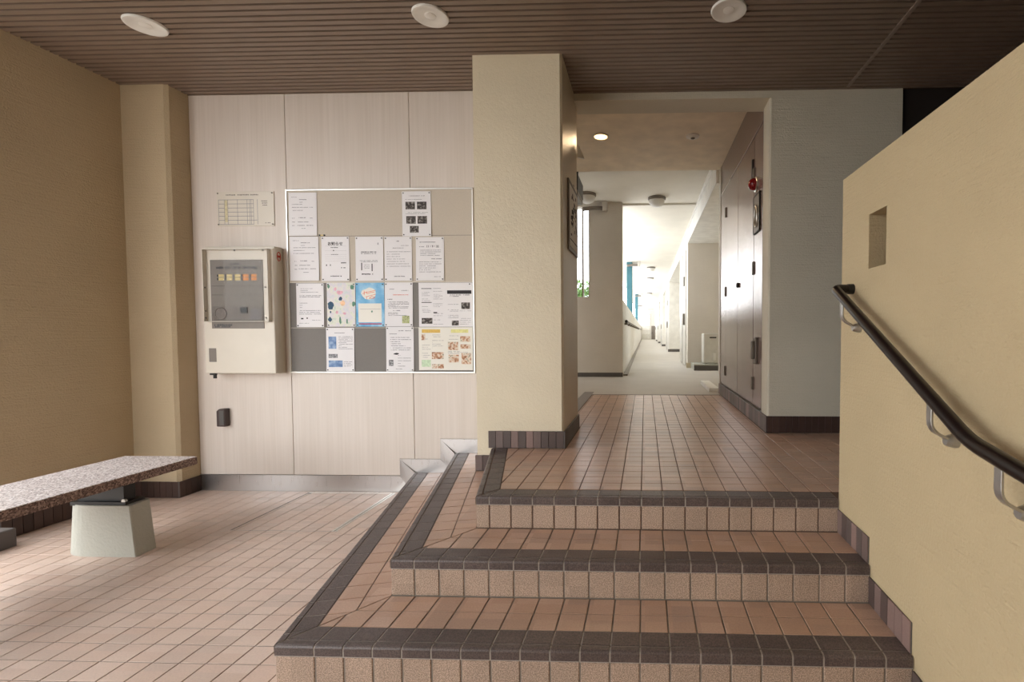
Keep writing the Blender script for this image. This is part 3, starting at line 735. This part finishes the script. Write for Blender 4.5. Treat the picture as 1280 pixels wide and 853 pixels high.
SHEETS = {'A':(-2.641,1.922,-2.429,2.239),'B':(-2.640,1.590,-2.422,1.916),'C':(-1.788,1.912,-1.573,2.240),'D':(-2.401,1.586,-2.191,1.914),
 'E':(-2.144,1.586,-1.935,1.912),'F':(-1.926,1.586,-1.720,1.910),'G':(-1.690,1.586,-1.480,1.906),'H':(-2.601,1.244,-2.392,1.570),
 'I':(-2.368,1.247,-2.153,1.573),'J':(-2.149,1.247,-1.934,1.572),'K':(-1.930,1.249,-1.719,1.573),'M':(-2.381,0.913,-2.168,1.238),
 'N':(-1.925,0.913,-1.717,1.246),'L1':(-1.675,1.245,-1.272,1.571),'L2':(-1.680,0.923,-1.275,1.242)}
YS = YW - .0125
_tilt = random.Random(11)
def sheet(key, name, label, mat=M_PAPER, pins='0123', cat='notice'):
    x0, z0, x1, z1 = SHEETS[key]; a = _tilt.uniform(-.002, .002)
    mb = MB(); n = 6                      # paper stands off the felt a little more towards its foot
    vs = []; fs = []
    def off(t): return .0006 + .004*(t**2)
    for k in range(n+1):
        t = k/n; z = z1 + (z0-z1)*t
        vs += [(x0+a*t, YS-off(t), z), (x1+a*t, YS-off(t), z), (x1+a*t, YS-off(t)+.0005, z), (x0+a*t, YS-off(t)+.0005, z)]
    for k in range(n):
        o = 4*k; fs += [(o, o+1, o+5, o+4), (o+1, o+2, o+6, o+5), (o+2, o+3, o+7, o+6), (o+3, o, o+4, o+7)]
    fs += [(0, 3, 2, 1), (4*n, 4*n+1, 4*n+2, 4*n+3)]
    mb.add(vs, fs); s = tag(mb.obj(name, mat), label, cat, 'papers on the notice board')
    W, H = x1-x0, z1-z0
    def pt(u, v): return x0 + W*u + a*(1-v), z0 + H*v, YS - off(1-v) - .0004   # u right, v up (0..1)
    for q in pins:
        u, v = ((.05, .965), (.95, .965), (.05, .035), (.95, .035))[int(q)]
        x, z, y = pt(u, v); MB().lathe([(.0045, .002), (.0045, -.003), (.003, -.005)], (x, y, z), 'y', 8).obj('push_pin', M_BLACK, s)
    return s, pt
def rect(mb, pt, u0, v0, u1, v1, lift=0., mi=0):
    if abs(v1-v0) > .17:
        m = 6
        for k in range(m): rect(mb, pt, u0, v0+(v1-v0)*k/m, u1, v0+(v1-v0)*(k+1)/m, lift, mi)
        return
    x0, z0, ya = pt(u0, v0); x1, z1, yb = pt(u1, v1)
    mb.add([(x0, ya-lift, z0), (x1, ya-lift, z0), (x1, yb-lift, z1), (x0, yb-lift, z1)], [(0, 1, 2, 3)], mi)
def text_rows(mb, pt, rows, seed, ch=.022, gap=.28):
    """rows of (u0, u1, v, height): short strokes standing for lines of small print"""
    r = random.Random(seed)
    for u0, u1, v, h in rows:
        u = u0
        while u < u1 - ch*.5:
            wch = ch*r.uniform(.6, 1.1)
            if r.random() > gap*.5:
                rect(mb, pt, u, v - h*r.uniform(.35, .5), min(u+wch*.8, u1), v + h*r.uniform(.3, .5))
            u += wch
def lines(n, v_top, v_bot, u0=.1, u1=.9, h=.014, seed=0):
    r = random.Random(seed+100); out = []
    for k in range(n):
        v = v_top + (v_bot-v_top)*k/max(1, n-1); out.append((u0, u1 - r.choice([0, 0, .05, .2, .38]), v, h))
    return out
def ink(s, mb, mat=M_INK, name='printed_text'): return tag(mb.obj(name, mat, s), kind='stuff') if mb.f else None
def ink_each(s, pt, rects, mat, name, lift=.0):
    for r in rects:
        mb = MB(); rect(mb, pt, *r, lift); mb.obj(name, mat, s)
def glyphs(s, pt, txt, u, v, size, mat=M_INKD, name='printed_heading'):
    cu = bpy.data.curves.new('heading', 'FONT'); cu.body = txt; cu.size = size; cu.align_x = 'CENTER'; cu.resolution_u = 2; cu.offset = size*.022
    tmp = bpy.data.objects.new('tmp', cu); C.objects.link(tmp); bpy.context.view_layer.update()
    me = bpy.data.meshes.new_from_object(tmp.evaluated_get(bpy.context.evaluated_depsgraph_get())); bpy.data.objects.remove(tmp)
    if not me.vertices: return
    me.materials.clear(); me.materials.append(mat)
    x, z, y = pt(u, v); me.transform(Matrix.Rotation(math.pi/2, 4, 'X'))
    o = bpy.data.objects.new(name, me); C.objects.link(o); place(o, (x, y-.0003, z), s)
def swatch(s, pt, u0, v0, u1, v1, mat, name='printed_picture', lift=.0002):
    mb = MB(); rect(mb, pt, u0, v0, u1, v1, lift); return mb.obj(name, mat, s)
def col(name, r, g, b): return MATS.get(name) or plain(name, srgb(r, g, b), .7, var=.15, scale=60)
def blotch(name, cols, scale):
    m, nt, b = new_mat(name, srgb(*cols[0]), .65)
    f = noise(nt, pos_scaled(nt, (1, 1, 1)), scale, 3); n = len(cols)
    nt.links.new(ramp(nt, f, [(.28 + .44*i/(n-1), srgb(*c)) for i, c in enumerate(cols)]), b.inputs['Base Color']); return m
P_DARK = blotch('print_dark_photo', [(30, 26, 28), (70, 60, 56), (170, 166, 160)], 60)
P_GREY = blotch('print_grey_photo', [(50, 50, 54), (130, 130, 134), (210, 210, 212)], 70)
P_BLUE = blotch('print_blue_photo', [(70, 96, 140), (112, 142, 186), (164, 186, 212)], 30)
P_FOOD = blotch('print_food_photo', [(116, 78, 58), (190, 142, 108), (232, 218, 200), (112, 112, 82)], 55)
P_SKY = blotch('print_sky_blue', [(92, 160, 206), (120, 182, 222), (166, 208, 232)], 14)
P_PASTEL = blotch('print_pastel_flowers', [(196, 210, 198), (226, 226, 212), (220, 214, 222), (204, 218, 214)], 34)

s, pt = sheet('A', 'notice_sheet', 'plain text notice in the top corner of the board nearest the alarm panel', pins='')
mb = MB(); text_rows(mb, pt, [(.1, .3, .90, .012), (.38, .65, .84, .018), (.38, .52, .78, .012)] + lines(3, .73, .59, .12, .88, .014, 1) + [(.12, .22, .41, .016), (.36, .6, .42, .022), (.75, .85, .41, .014), (.12, .22, .32, .016), (.32, .7, .32, .016), (.12, .22, .24, .016), (.3, .9, .24, .016), (.45, .6, .17, .012)], 1); ink(s, mb)
s, pt = sheet('B', 'notice_sheet', 'plain text notice overlapping under the corner notice at the board edge', pins='')
mb = MB(); text_rows(mb, pt, [(.1, .32, .91, .012), (.38, .7, .86, .018), (.38, .52, .80, .012)] + lines(3, .75, .62, .12, .9, .014, 2) + [(.15, .25, .44, .016), (.36, .6, .45, .022), (.75, .85, .44, .014), (.15, .25, .35, .016), (.32, .7, .35, .016), (.15, .25, .26, .016), (.3, .9, .27, .016), (.45, .65, .19, .012)], 2); ink(s, mb)
s, pt = sheet('C', 'notice_sheet', 'notice with five dark photographs at the top of the board')
for u, v in ((.12, .60), (.52, .60), (.14, .28), (.53, .28)): swatch(s, pt, u, v, u+.33, v+.17, P_DARK)
swatch(s, pt, .26, .08, .57, .23, P_DARK)
mb = MB(); text_rows(mb, pt, [(.25, .8, .90, .014), (.12, .7, .82, .012), (.2, .9, .53, .010), (.12, .8, .50, .010)], 3); ink(s, mb)
s, pt = sheet('D', 'notice_sheet', 'notice with a bold four character heading on the beige felt')
glyphs(s, pt, 'お知らせ', .5, .81, .029)
mb = MB(); text_rows(mb, pt, [(.3, .62, .755, .018), (.42, .5, .69, .03), (.35, .6, .60, .014), (.16, .22, .36, .045), (.3, .36, .36, .04), (.5, .57, .36, .045), (.70, .88, .41, .026), (.70, .88, .30, .026), (.28, .72, .11, .022)], 4, .05); ink(s, mb, M_INKD)
mb = MB()
for v in (.79, .685, .60, .55, .50, .455): rect(mb, pt, .13, v-.002, .9, v)
ink(s, mb, M_INK, 'printed_rule')
s, pt = sheet('E', 'notice_sheet', 'notice with two black bars around a small block of text')
ink_each(s, pt, [(.20, .24, .235, .41), (.575, .22, .61, .39)], M_INKD, 'printed_bar'); mb = MB(); text_rows(mb, pt, [(.22, .63, .155, .03)], 5, .06); ink(s, mb, M_INKD)
mb = MB(); text_rows(mb, pt, [(.2, .75, .655, .03), (.2, .75, .62, .02), (.15, .8, .46, .014), (.2, .8, .435, .016), (.3, .5, .36, .012), (.3, .5, .32, .012), (.3, .5, .29, .012), (.8, .84, .84, .05)], 6); ink(s, mb)
s, pt = sheet('F', 'notice_sheet', 'notice of evenly ruled small text between two pinned notices on the beige felt')
mb = MB(); text_rows(mb, pt, [(.45, .55, .90, .03), (.6, .9, .80, .012), (.3, .7, .745, .016)] + lines(7, .66, .33, .08, .95, .013, 7) + [(.35, .75, .10, .024)], 7); ink(s, mb)
s, pt = sheet('G', 'notice_sheet', 'notice with a large bold date line on the beige felt')
glyphs(s, pt, '11・9・22', .60, .765, .021)
mb = MB(); text_rows(mb, pt, [(.14, .7, .885, .02), (.12, .3, .78, .018)] + lines(4, .70, .58, .16, .9, .014, 8) + [(.55, .92, .50, .02)] + lines(6, .43, .2, .12, .92, .014, 9) + [(.65, .9, .09, .014)], 8); ink(s, mb)
s, pt = sheet('H', 'notice_sheet', 'plain text notice pinned alone on the grey felt beside the flower poster')
mb = MB(); text_rows(mb, pt, lines(3, .88, .80, .16, .8, .012, 10) + lines(2, .72, .69, .12, .92, .016, 11) + lines(3, .55, .45, .12, .6, .012, 12) + lines(3, .38, .30, .1, .9, .014, 13) + [(.55, .9, .16, .012), (.1, .45, .09, .012)], 10); ink(s, mb)
ink_each(s, pt, [(.16, .18, .25, .21), (.36, .19, .41, .22)], M_INKD, 'printed_mark')
s, pt = sheet('I', 'poster', 'pale flower pattern poster with dark blue blossoms on the grey felt', cat='poster')
swatch(s, pt, .0, .0, 1, 1, P_PASTEL, 'printed_ground', .0001)
r_ = random.Random(5)
def blob(s, pt, u, v, ru, rv, mat, name='printed_blossom'):
    mb = MB(); n = 12; P = []
    for k in range(n):
        a = 2*math.pi*k/n; q = r_.uniform(.75, 1.1); x, z, y = pt(u+ru*q*math.cos(a), v+rv*q*math.sin(a)); P.append((x, y-.0005, z))
    mb.add(P, [tuple(range(n))]); mb.obj(name, mat, s)
NAVY = col('print_navy', 52, 84, 110); GRN = col('print_green', 96, 140, 118); PEACH = col('print_peach', 240, 200, 160); PINK = col('print_pink', 226, 176, 190)
for a in ((.13, .48, .12, .09, NAVY), (.48, .64, .07, .05, NAVY), (.1, .17, .07, .06, NAVY), (.12, .33, .03, .03, NAVY), (.9, .9, .08, .06, GRN), (.06, .92, .05, .05, GRN), (.94, .52, .06, .06, GRN), (.56, .53, .10, .07, PEACH), (.45, .78, .12, .05, PINK), (.35, .33, .05, .04, PINK), (.62, .3, .06, .03, PINK), (.46, .14, .04, .09, GRN), (.7, .12, .03, .06, GRN), (.3, .86, .05, .04, PINK)): blob(s, pt, *a)
s, pt = sheet('J', 'poster', 'sky blue poster with orange lettering over a cream panel', cat='poster')
swatch(s, pt, 0, .0, 1, 1, P_SKY, 'printed_ground', .0001)
swatch(s, pt, .08, .10, .90, .53, M_PAPERC, 'printed_panel', .0004)
ORG = col('print_orange', 226, 110, 70); REDP = col('print_red', 176, 44, 66)
blob(s, pt, .47, .76, .27, .13, M_PAPERC, 'printed_cloud')
mb = MB()
def stroke(mb, pt, P, wd, lift=.0008):
    for (u0, v0), (u1, v1) in zip(P, P[1:]):
        x0, z0, y0 = pt(u0, v0); x1, z1, y1 = pt(u1, v1); dx, dz = x1-x0, z1-z0; L = math.hypot(dx, dz) or 1; ox, oz = -dz/L*wd, dx/L*wd
        mb.add([(x0+ox, y0-lift, z0+oz), (x0-ox, y0-lift, z0-oz), (x1-ox, y1-lift, z1-oz), (x1+ox, y1-lift, z1+oz)], [(0, 1, 2, 3)])
for P in ([(.24, .75), (.34, .78), (.5, .80), (.70, .83)], [(.30, .82), (.30, .72)], [(.38, .80), (.40, .75), (.52, .78), (.66, .79)], [(.34, .68), (.48, .70), (.7, .74)], [(.38, .62), (.40, .69)], [(.46, .64), (.56, .69), (.68, .67), (.60, .64), (.46, .65)]): stroke(mb, pt, P, .0016)
mb.obj('printed_lettering', ORG, s)
mb = MB(); text_rows(mb, pt, [(.14, .45, .475, .03), (.52, .86, .475, .03), (.14, .84, .15, .02)], 21, .05); tag(mb.obj('printed_text', ORG, s), kind='stuff')
mb = MB(); rect(mb, pt, .14, .40, .86, .405, .0008); blob(s, pt, .56, .345, .03, .025, GRN, 'printed_mark'); mb.obj('printed_rule', M_INK, s)
mb = MB(); rect(mb, pt, .1, .05, .90, .075, .0006); mb.obj('printed_band', REDP, s)
s, pt = sheet('K', 'notice_sheet', 'glossy text notice with a small green picture beside the blue poster')
mb = MB(); text_rows(mb, pt, [(.15, .35, .85, .016), (.6, .85, .82, .016), (.1, .28, .62, .022)] + lines(6, .56, .42, .12, .88, .014, 15) + [(.3, .55, .36, .022)] + lines(3, .31, .25, .12, .85, .014, 16), 15); ink(s, mb)
mb = MB(); text_rows(mb, pt, [(.3, .85, .72, .018)], 16); tag(mb.obj('printed_text', ORG, s), kind='stuff')
swatch(s, pt, .62, .07, .88, .24, blotch('print_green_photo', [(120, 140, 70), (196, 200, 150), (90, 96, 60)], 60))
s, pt = sheet('M', 'notice_sheet', 'notice with blue pictures pinned low on the grey felt')
swatch(s, pt, .08, .52, .36, .80, P_BLUE); swatch(s, pt, .08, .31, .40, .40, P_GREY); swatch(s, pt, .08, .10, .58, .25, P_BLUE)
mb = MB(); text_rows(mb, pt, [(.3, .68, .885, .016)] + lines(9, .80, .52, .44, .95, .013, 17) + lines(4, .22, .12, .62, .92, .012, 18), 17); ink(s, mb)
s, pt = sheet('N', 'notice_sheet', 'notice with a black silhouette mark pinned low on the grey felt')
mb = MB(); text_rows(mb, pt, [(.45, .9, .91, .02), (.12, .4, .84, .016)] + lines(7, .76, .48, .15, .9, .016, 19) + lines(5, .36, .12, .42, .9, .012, 20) + [(.35, .6, .055, .014)], 19); ink(s, mb)
blob(s, pt, .36, .395, .11, .022, M_INKD, 'printed_mark'); swatch(s, pt, .09, .12, .26, .26, P_GREY)
s, pt = sheet('L1', 'newsletter_sheet', 'black and white newsletter spread at the board edge by the pillar', pins='1')
mb = MB(); text_rows(mb, pt, [(.27, .42, .87, .012)] + lines(13, .84, .42, .27, .45, .010, 22) + lines(7, .78, .56, .06, .22, .010, 23) + lines(6, .46, .30, .06, .22, .010, 24) + lines(6, .30, .06, .27, .45, .010, 25) + lines(12, .54, .20, .54, .74, .010, 26) + lines(8, .36, .06, .76, .97, .010, 27) + lines(2, .72, .69, .58, .95, .02, 28), 22, .012); ink(s, mb)
ink_each(s, pt, [(.53, .745, .98, .825), (.05, .86, .24, .875), (.05, .545, .24, .56), (.27, .31, .34, .335)], M_INKD, 'printed_band')
for a in ((.05, .07, .25, .20), (.79, .40, .95, .55), (.61, .03, .74, .14)): swatch(s, pt, *a, P_DARK)
s, pt = sheet('L2', 'newsletter_sheet', 'colour newsletter spread with food photographs under the black and white newsletter', M_PAPERC, pins='')
YEL = col('print_yellow', 222, 186, 96); PGR = col('print_pale_green', 200, 222, 190); PYE = col('print_pale_yellow', 226, 222, 150)
swatch(s, pt, .06, .87, .40, .95, YEL, 'printed_banner'); swatch(s, pt, .60, .87, .92, .95, PYE, 'printed_banner'); swatch(s, pt, .05, .08, .22, .24, PGR, 'printed_panel')
for a in ((.05, .70, .12, .84), (.24, .26, .46, .42), (.54, .47, .73, .66), (.77, .66, .96, .79), (.77, .50, .96, .60), (.55, .18, .74, .36), (.79, .14, .97, .40), (.24, .04, .46, .14)): swatch(s, pt, *a, P_FOOD)
mb = MB(); text_rows(mb, pt, lines(12, .82, .30, .06, .22, .010, 30) + lines(8, .82, .52, .25, .46, .010, 31) + lines(4, .84, .72, .56, .74, .010, 32) + lines(3, .44, .39, .54, .96, .010, 33), 30, .012); ink(s, mb)
x_, z_, y_ = -2.405, 1.924, YW-.010
mb = MB()
tp = thing('pin_strip', (x_, y_, z_), 'short strip with two black pins above the bold heading notice', 'pins')
MB().box(x_-.005, x_+.025, y_-.004, y_, z_-.004, z_+.006).obj('strip', M_AMBER, tp)
for dx in (-.006, .028): MB().lathe([(.006, 0), (.006, -.006), (.004, -.009)], (x_+dx, y_, z_+.001), 'y', 10).obj('pin', M_BLACK, tp)

# evacuation plan plate left of the board
px0, pz0, px1, pz1 = -3.194, 1.999, -2.758, 2.255
pl = thing('plan_plate', ((px0+px1)/2, YW, pz0), 'pale plastic plate with a ruled floor diagram above the alarm panel', 'sign')
MB().box(px0, px1, YW-.006, YW, pz0, pz1).obj('plate', M_IVORY, pl, bevel=.0015, seg=1)
def ppt(u, v): return px0+(px1-px0)*u, pz0+(pz1-pz0)*v, YW-.0062
mb = MB(); text_rows(mb, ppt, [(.16, .74, .90, .035)], 40, .03); text_rows(mb, ppt, [(.78, .90, .72, .03), (.79, .90, .66, .03), (.80, .90, .60, .03), (.84, .95, .09, .025)], 41, .03); ink(pl, mb, M_GREYPLATE)
mb = MB()
for k in range(7): v = .76-.118*k; rect(mb, ppt, .03, v-.006, .64+(.06 if k == 5 else 0), v+.006)
for u in (.03, .13, .19, .36, .53, .575, .60, .64, .71): rect(mb, ppt, u-.003, .05, u+.003, .77)
mb.obj('printed_diagram', M_INK, pl)
for u, v in ((.02, .95), (.97, .95), (.02, .05), (.97, .05)):
    x, z, y = ppt(u, v); MB().lathe([(.005, 0), (.005, -.003), (.002, -.004)], (x, y, z), 'y', 10).obj('screw', M_SCREW, pl)
mb = MB(); rect(mb, ppt, .135, .12, .185, .75, .0002); mb.obj('printed_column', col('print_olive', 208, 198, 162), pl)

# ------------------------------------------------------------------ fire alarm panel in its box
ax0, ax1, ay, az0, az1 = -3.222, -2.692, 3.385, .905, 1.815
ap = thing('fire_alarm_box', ((ax0+ax1)/2, YW, az0), 'ivory fire alarm box with a clear cover over its grey faceplate', 'alarm panel')
MB().box(ax0-.01, ax1-.012, ay+.03, YW+.001, az0-.005, az1+.02).obj('back_box', M_IVORY, ap, bevel=.006)
MB().box(ax0, ax1, ay, ay+.034, az0, az1).obj('door', M_IVORY, ap, bevel=.006)
gp = MB().box(-3.158, -2.767, ay-.004, ay+.001, 1.234, 1.732).obj('faceplate', M_GREYPLATE, ap, bevel=.001, seg=1)
def fp(u, v): return -3.158+.391*u, 1.234+.498*v, ay-.0046
for k in range(5):
    u = .15+.155*k; mb = MB()
    rect(mb, fp, u+.01, .70, u+.115, .742); rect(mb, fp, u+.01, .75, u+.115, .79); mb.obj('label_window', M_ORANGE if k > 2 else M_AMBER, gp)
    mb = MB(); rect(mb, fp, u-.018, .705, u+.006, .738); rect(mb, fp, u-.018, .754, u+.006, .787); mb.obj('indicator', M_BLACK, gp)
mb = MB(); text_rows(mb, fp, [(.38, .6, .94, .028), (.12, .9, .885, .04), (.05, .4, .05, .03), (.06, .36, .025, .02)], 50, .03); ink(gp, mb, col('print_slate', 74, 74, 78))
mb = MB()
for v in (.62, .49): rect(mb, fp, .02, v-.002, .98, v+.002)
mb.obj('seam', M_INKD, gp)
MB().box(-3.150, -2.775, ay-.007, ay-.003, 1.29, 1.395).obj('lower_module', col('module_grey', 118, 110, 104), gp)
mb = MB(); mb.tube([(-3.085+.042*math.cos(2*math.pi*k/24), ay-.008, 1.343+.042*math.sin(2*math.pi*k/24)) for k in range(25)], .003, 6, up=(0, 1, 0)); mb.obj('speaker_ring', M_GREYPLATE, gp)
MB().box(-2.935, -2.885, ay-.012, ay-.006, 1.345, 1.388).obj('dark_key', M_BLACK, gp)
mb = MB()
for k in range(4): mb.box(-2.865, -2.785, ay-.0085, ay-.0065, 1.305+.02*k, 1.312+.02*k)
mb.obj('button_row', M_INK, gp)
cv = MB().box(-3.190, -2.712, ay-.030, ay-.027, 1.285, 1.805).obj('clear_cover', M_CLEAR, ap)
mb = MB()
for a in ((-3.192, -2.710, 1.283, 1.287), (-3.192, -2.710, 1.803, 1.807), (-3.192, -3.188, 1.283, 1.807), (-2.714, -2.710, 1.283, 1.807)): mb.box(a[0], a[1], ay-.031, ay+.001, a[2], a[3])
mb.obj('cover_edge', M_IVORY, cv)
for x, z in ((-3.175, 1.31), (-2.728, 1.31), (-3.175, 1.36), (-3.175, 1.53), (-2.728, 1.53), (-2.95, 1.795), (-2.74, 1.795)):
    MB().lathe([(.006, .0), (.006, -.004), (.003, -.006)], (x, ay-.029, z), 'y', 10).obj('screw', M_SCREW, ap)
MB().box(-3.188, -3.135, ay-.002, ay+.001, .990, 1.090).obj('type_label', M_GREYPLATE, ap)
mb = MB(); mb.box(-3.19, -3.15, ay+.0, ay+.02, .893, .906); mb.box(-3.168, -3.150, ay+.004, ay+.016, .868, .895); mb.obj('latch', M_BLACK, ap)
mb = MB(); mb.tube([(-2.692+.0, ay+.075+.018*math.cos(2*math.pi*k/20), 1.75+.032*math.sin(2*math.pi*k/20)) for k in range(21)], .0035, 6, up=(1, 0, 0))
mb2 = MB(); mb2.tube([(ax1-.012, ay+.072+.016*math.cos(2*math.pi*k/20), 1.765+.032*math.sin(2*math.pi*k/20)) for k in range(21)], .0035, 6, up=(1, 0, 0)); mb2.box(ax1-.0125, ax1-.0105, ay+.062, ay+.082, 1.757, 1.773); mb2.obj('round_stamp', M_STAMP, ap)

# dark cover below the panel
mb = MB(); mb.prism_xz([(-3.212, .498), (-3.148, .498), (-3.148, .632), (-3.192, .632), (-3.212, .616)], YW-.05, YW)
ob = thing('wall_cover', (-3.18, YW, .498), 'small dark brown hooded cover on the wall under the alarm panel', 'wall cover')
mb.obj('housing', M_DBOX, ob, bevel=.006); MB().box(-3.188, -3.152, YW-.053, YW-.049, .51, .62).obj('flap', M_GREYF, ob, bevel=.002, seg=1)

# ------------------------------------------------------------------ granite bench
bn = thing('bench', (-2.95, 2.0, 0), 'speckled granite slab bench on concrete pedestals by the left wall', 'bench')
MB().box(-3.185, -2.73, .55, 2.797, .402, .448).obj('seat_edge', M_GRANEDGE, bn, bevel=.003)
MB().box(-3.183, -2.732, .552, 2.795, .4475, .4505).obj('seat_top', M_GRANITE, bn)
def pedestal(y):
    def plan(x0, x1, y0, y1, r, rb):
        P = [(x1-.004, y0), (x1, y0+.006), (x1-.01, y1-.01), (x1-.03, y1)]
        for k in range(7):
            a = math.pi/2 + k*math.pi/12; P.append((x0+rb+rb*math.cos(a), y1-rb+rb*math.sin(a)))
        for k in range(9):
            a = math.pi + k*math.pi/16; P.append((x0+r+r*math.cos(a), y0+r*.55+r*.55*math.sin(a)))
        return P
    p0 = plan(-3.17, -2.73, y, y+.125, .16, .04); p1 = plan(-3.148, -2.762, y+.006, y+.128, .15, .04)
    MB().prism(p0, 0, .275, top=p1).obj('pedestal', M_CONC, bn, bevel=.006)
    b = MB(); b.box(-3.09, -2.83, y+.04, y+.10, .27, .403); b.box(-3.11, -2.80, y+.02, y+.12, .385, .404); b.box(-3.11, -2.80, y+.02, y+.12, .270, .290)
    br = b.obj('bracket', M_BLACK, bn)
    MB().lathe([(.012, 0), (.012, -.012)], (-2.815, y+.035, .295), 'y', 6).obj('bolt', M_ALU, br)
pedestal(2.43); pedestal(.85)
kb = tag(MB().box(-3.95, -3.555, 2.30, 2.55, -.004, .105).obj('kerb_stone', M_GREYF, bevel=.008), 'low dark kerb stone at the end of the left wall behind the bench', 'kerb')

# ------------------------------------------------------------------ handrail on the low wall
hr = thing('handrail', (.80, 1.5, .9), 'dark brown rounded handrail with a bend on the cream low wall', 'handrail')
RX = .80
def arc_path(P, r=.05, n=6):
    P = [Vector(p) for p in P]; out = [P[0]]
    for a, b, c in zip(P, P[1:], P[2:]):
        d1 = (a-b).normalized(); d2 = (c-b).normalized(); q = min(r, (a-b).length*.45, (c-b).length*.45)
        s_, e_ = b+d1*q, b+d2*q
        for k in range(n+1): t = k/n; out.append(s_*(1-t)**2 + b*2*t*(1-t) + e_*t*t)
    return out + [P[-1]]
path = arc_path([(XR-.022, 2.035, 1.385), (RX, 2.035, 1.385), (RX, 1.19, .936), (RX, .35, .79)], .045)
MB().tube(path, .0195, 18, up=(.3, 0, 1)).obj('rail', M_DBROWN, hr, smooth=True)
MB().tube([(XR+.001, 2.035, 1.385), (XR-.024, 2.035, 1.385)], .0215, 18, up=(0, 0, 1)).obj('end_cap', M_BLACK, hr, smooth=True)
def rail_z(y): return 1.385 + (y-2.035)*(1.385-.938)/(2.035-1.19) if y > 1.19 else .938 + (y-1.19)*(.938-.79)/(1.19-.35)
for y in (1.965, 1.355, 1.09, .55):
    z = rail_z(y) - .022
    b = MB()
    pts = arc_path([(RX, y, z+.006), (RX, y, z-.072), (XR-.022, y, z-.100)], .04, 8)
    b.sweep(pts, [(-.0035, -.012), (.0035, -.012), (.0035, .012), (-.0035, .012)], up=(0, 1, 0))
    br = b.obj('bracket', M_ALU, hr, bevel=.001, seg=1)
    MB().lathe([(.020, .0), (.020, -.010), (.016, -.024), (.012, -.032)], (XR+.001, y, z-.104), 'x', 20).obj('wall_flange', M_ALU, br, smooth=True)

# ------------------------------------------------------------------ greenery outside the daylight slot
def shrub(cx, cy, cz, rx, rz, n, lb, seed):
    r = random.Random(seed); t = thing('shrub', (cx, cy, -.06), lb, 'shrub')
    mb = MB()
    for k in range(n):
        a, b = r.uniform(0, 2*math.pi), math.acos(r.uniform(-1, 1)); q = r.uniform(.55, 1)
        p = Vector((cx+rx*q*math.sin(b)*math.cos(a), cy+rx*q*math.sin(b)*math.sin(a), cz+rz*q*math.cos(b)))
        u = Vector((r.gauss(0, 1), r.gauss(0, 1), r.gauss(0, 1))).normalized(); v = u.orthogonal().normalized(); s_ = r.uniform(.04, .09)
        mb.add([p-u*s_, p+v*s_*.45, p+u*s_, p-v*s_*.45], [(0, 1, 2, 3)])
    tag(mb.obj('foliage', M_LEAF, t), kind='stuff')
    MB().tube([(cx, cy, -.06), (cx+.05, cy, cz*.6), (cx, cy, cz)], .05, 8).obj('stem', M_DBROWN, t)
shrub(-1.75, 12.5, 1.55, .8, 1.05, 2600, 'green shrub outside the daylight slot of the passage', 4)

# clipped hedge outside, past the open left side of the porch
hg = thing('hedge', (-6.5, 1.0, -.06), 'clipped green hedge outside past the end of the left wall', 'hedge')
MB().box(-6.72, -6.28, -2.5, 5.0, -.06, .62).obj('inner_mass', M_LEAF, hg, bevel=.08)
r_ = random.Random(21); mb = MB()
for k in range(5200):
    p = Vector((r_.uniform(-6.8, -6.2), r_.uniform(-2.55, 5.05), r_.uniform(-.02, .70)))
    if -6.70 < p.x < -6.30 and p.z < .60: p.x = r_.choice([-6.74, -6.26]) + r_.uniform(-.04, .04)
    u = Vector((r_.gauss(0, 1), r_.gauss(0, 1), r_.gauss(0, 1))).normalized(); v = u.orthogonal().normalized(); s_ = r_.uniform(.025, .05)
    mb.add([p-u*s_, p+v*s_*.5, p+u*s_, p-v*s_*.5], [(0, 1, 2, 3)])
tag(mb.obj('foliage', M_LEAF, hg), kind='stuff')
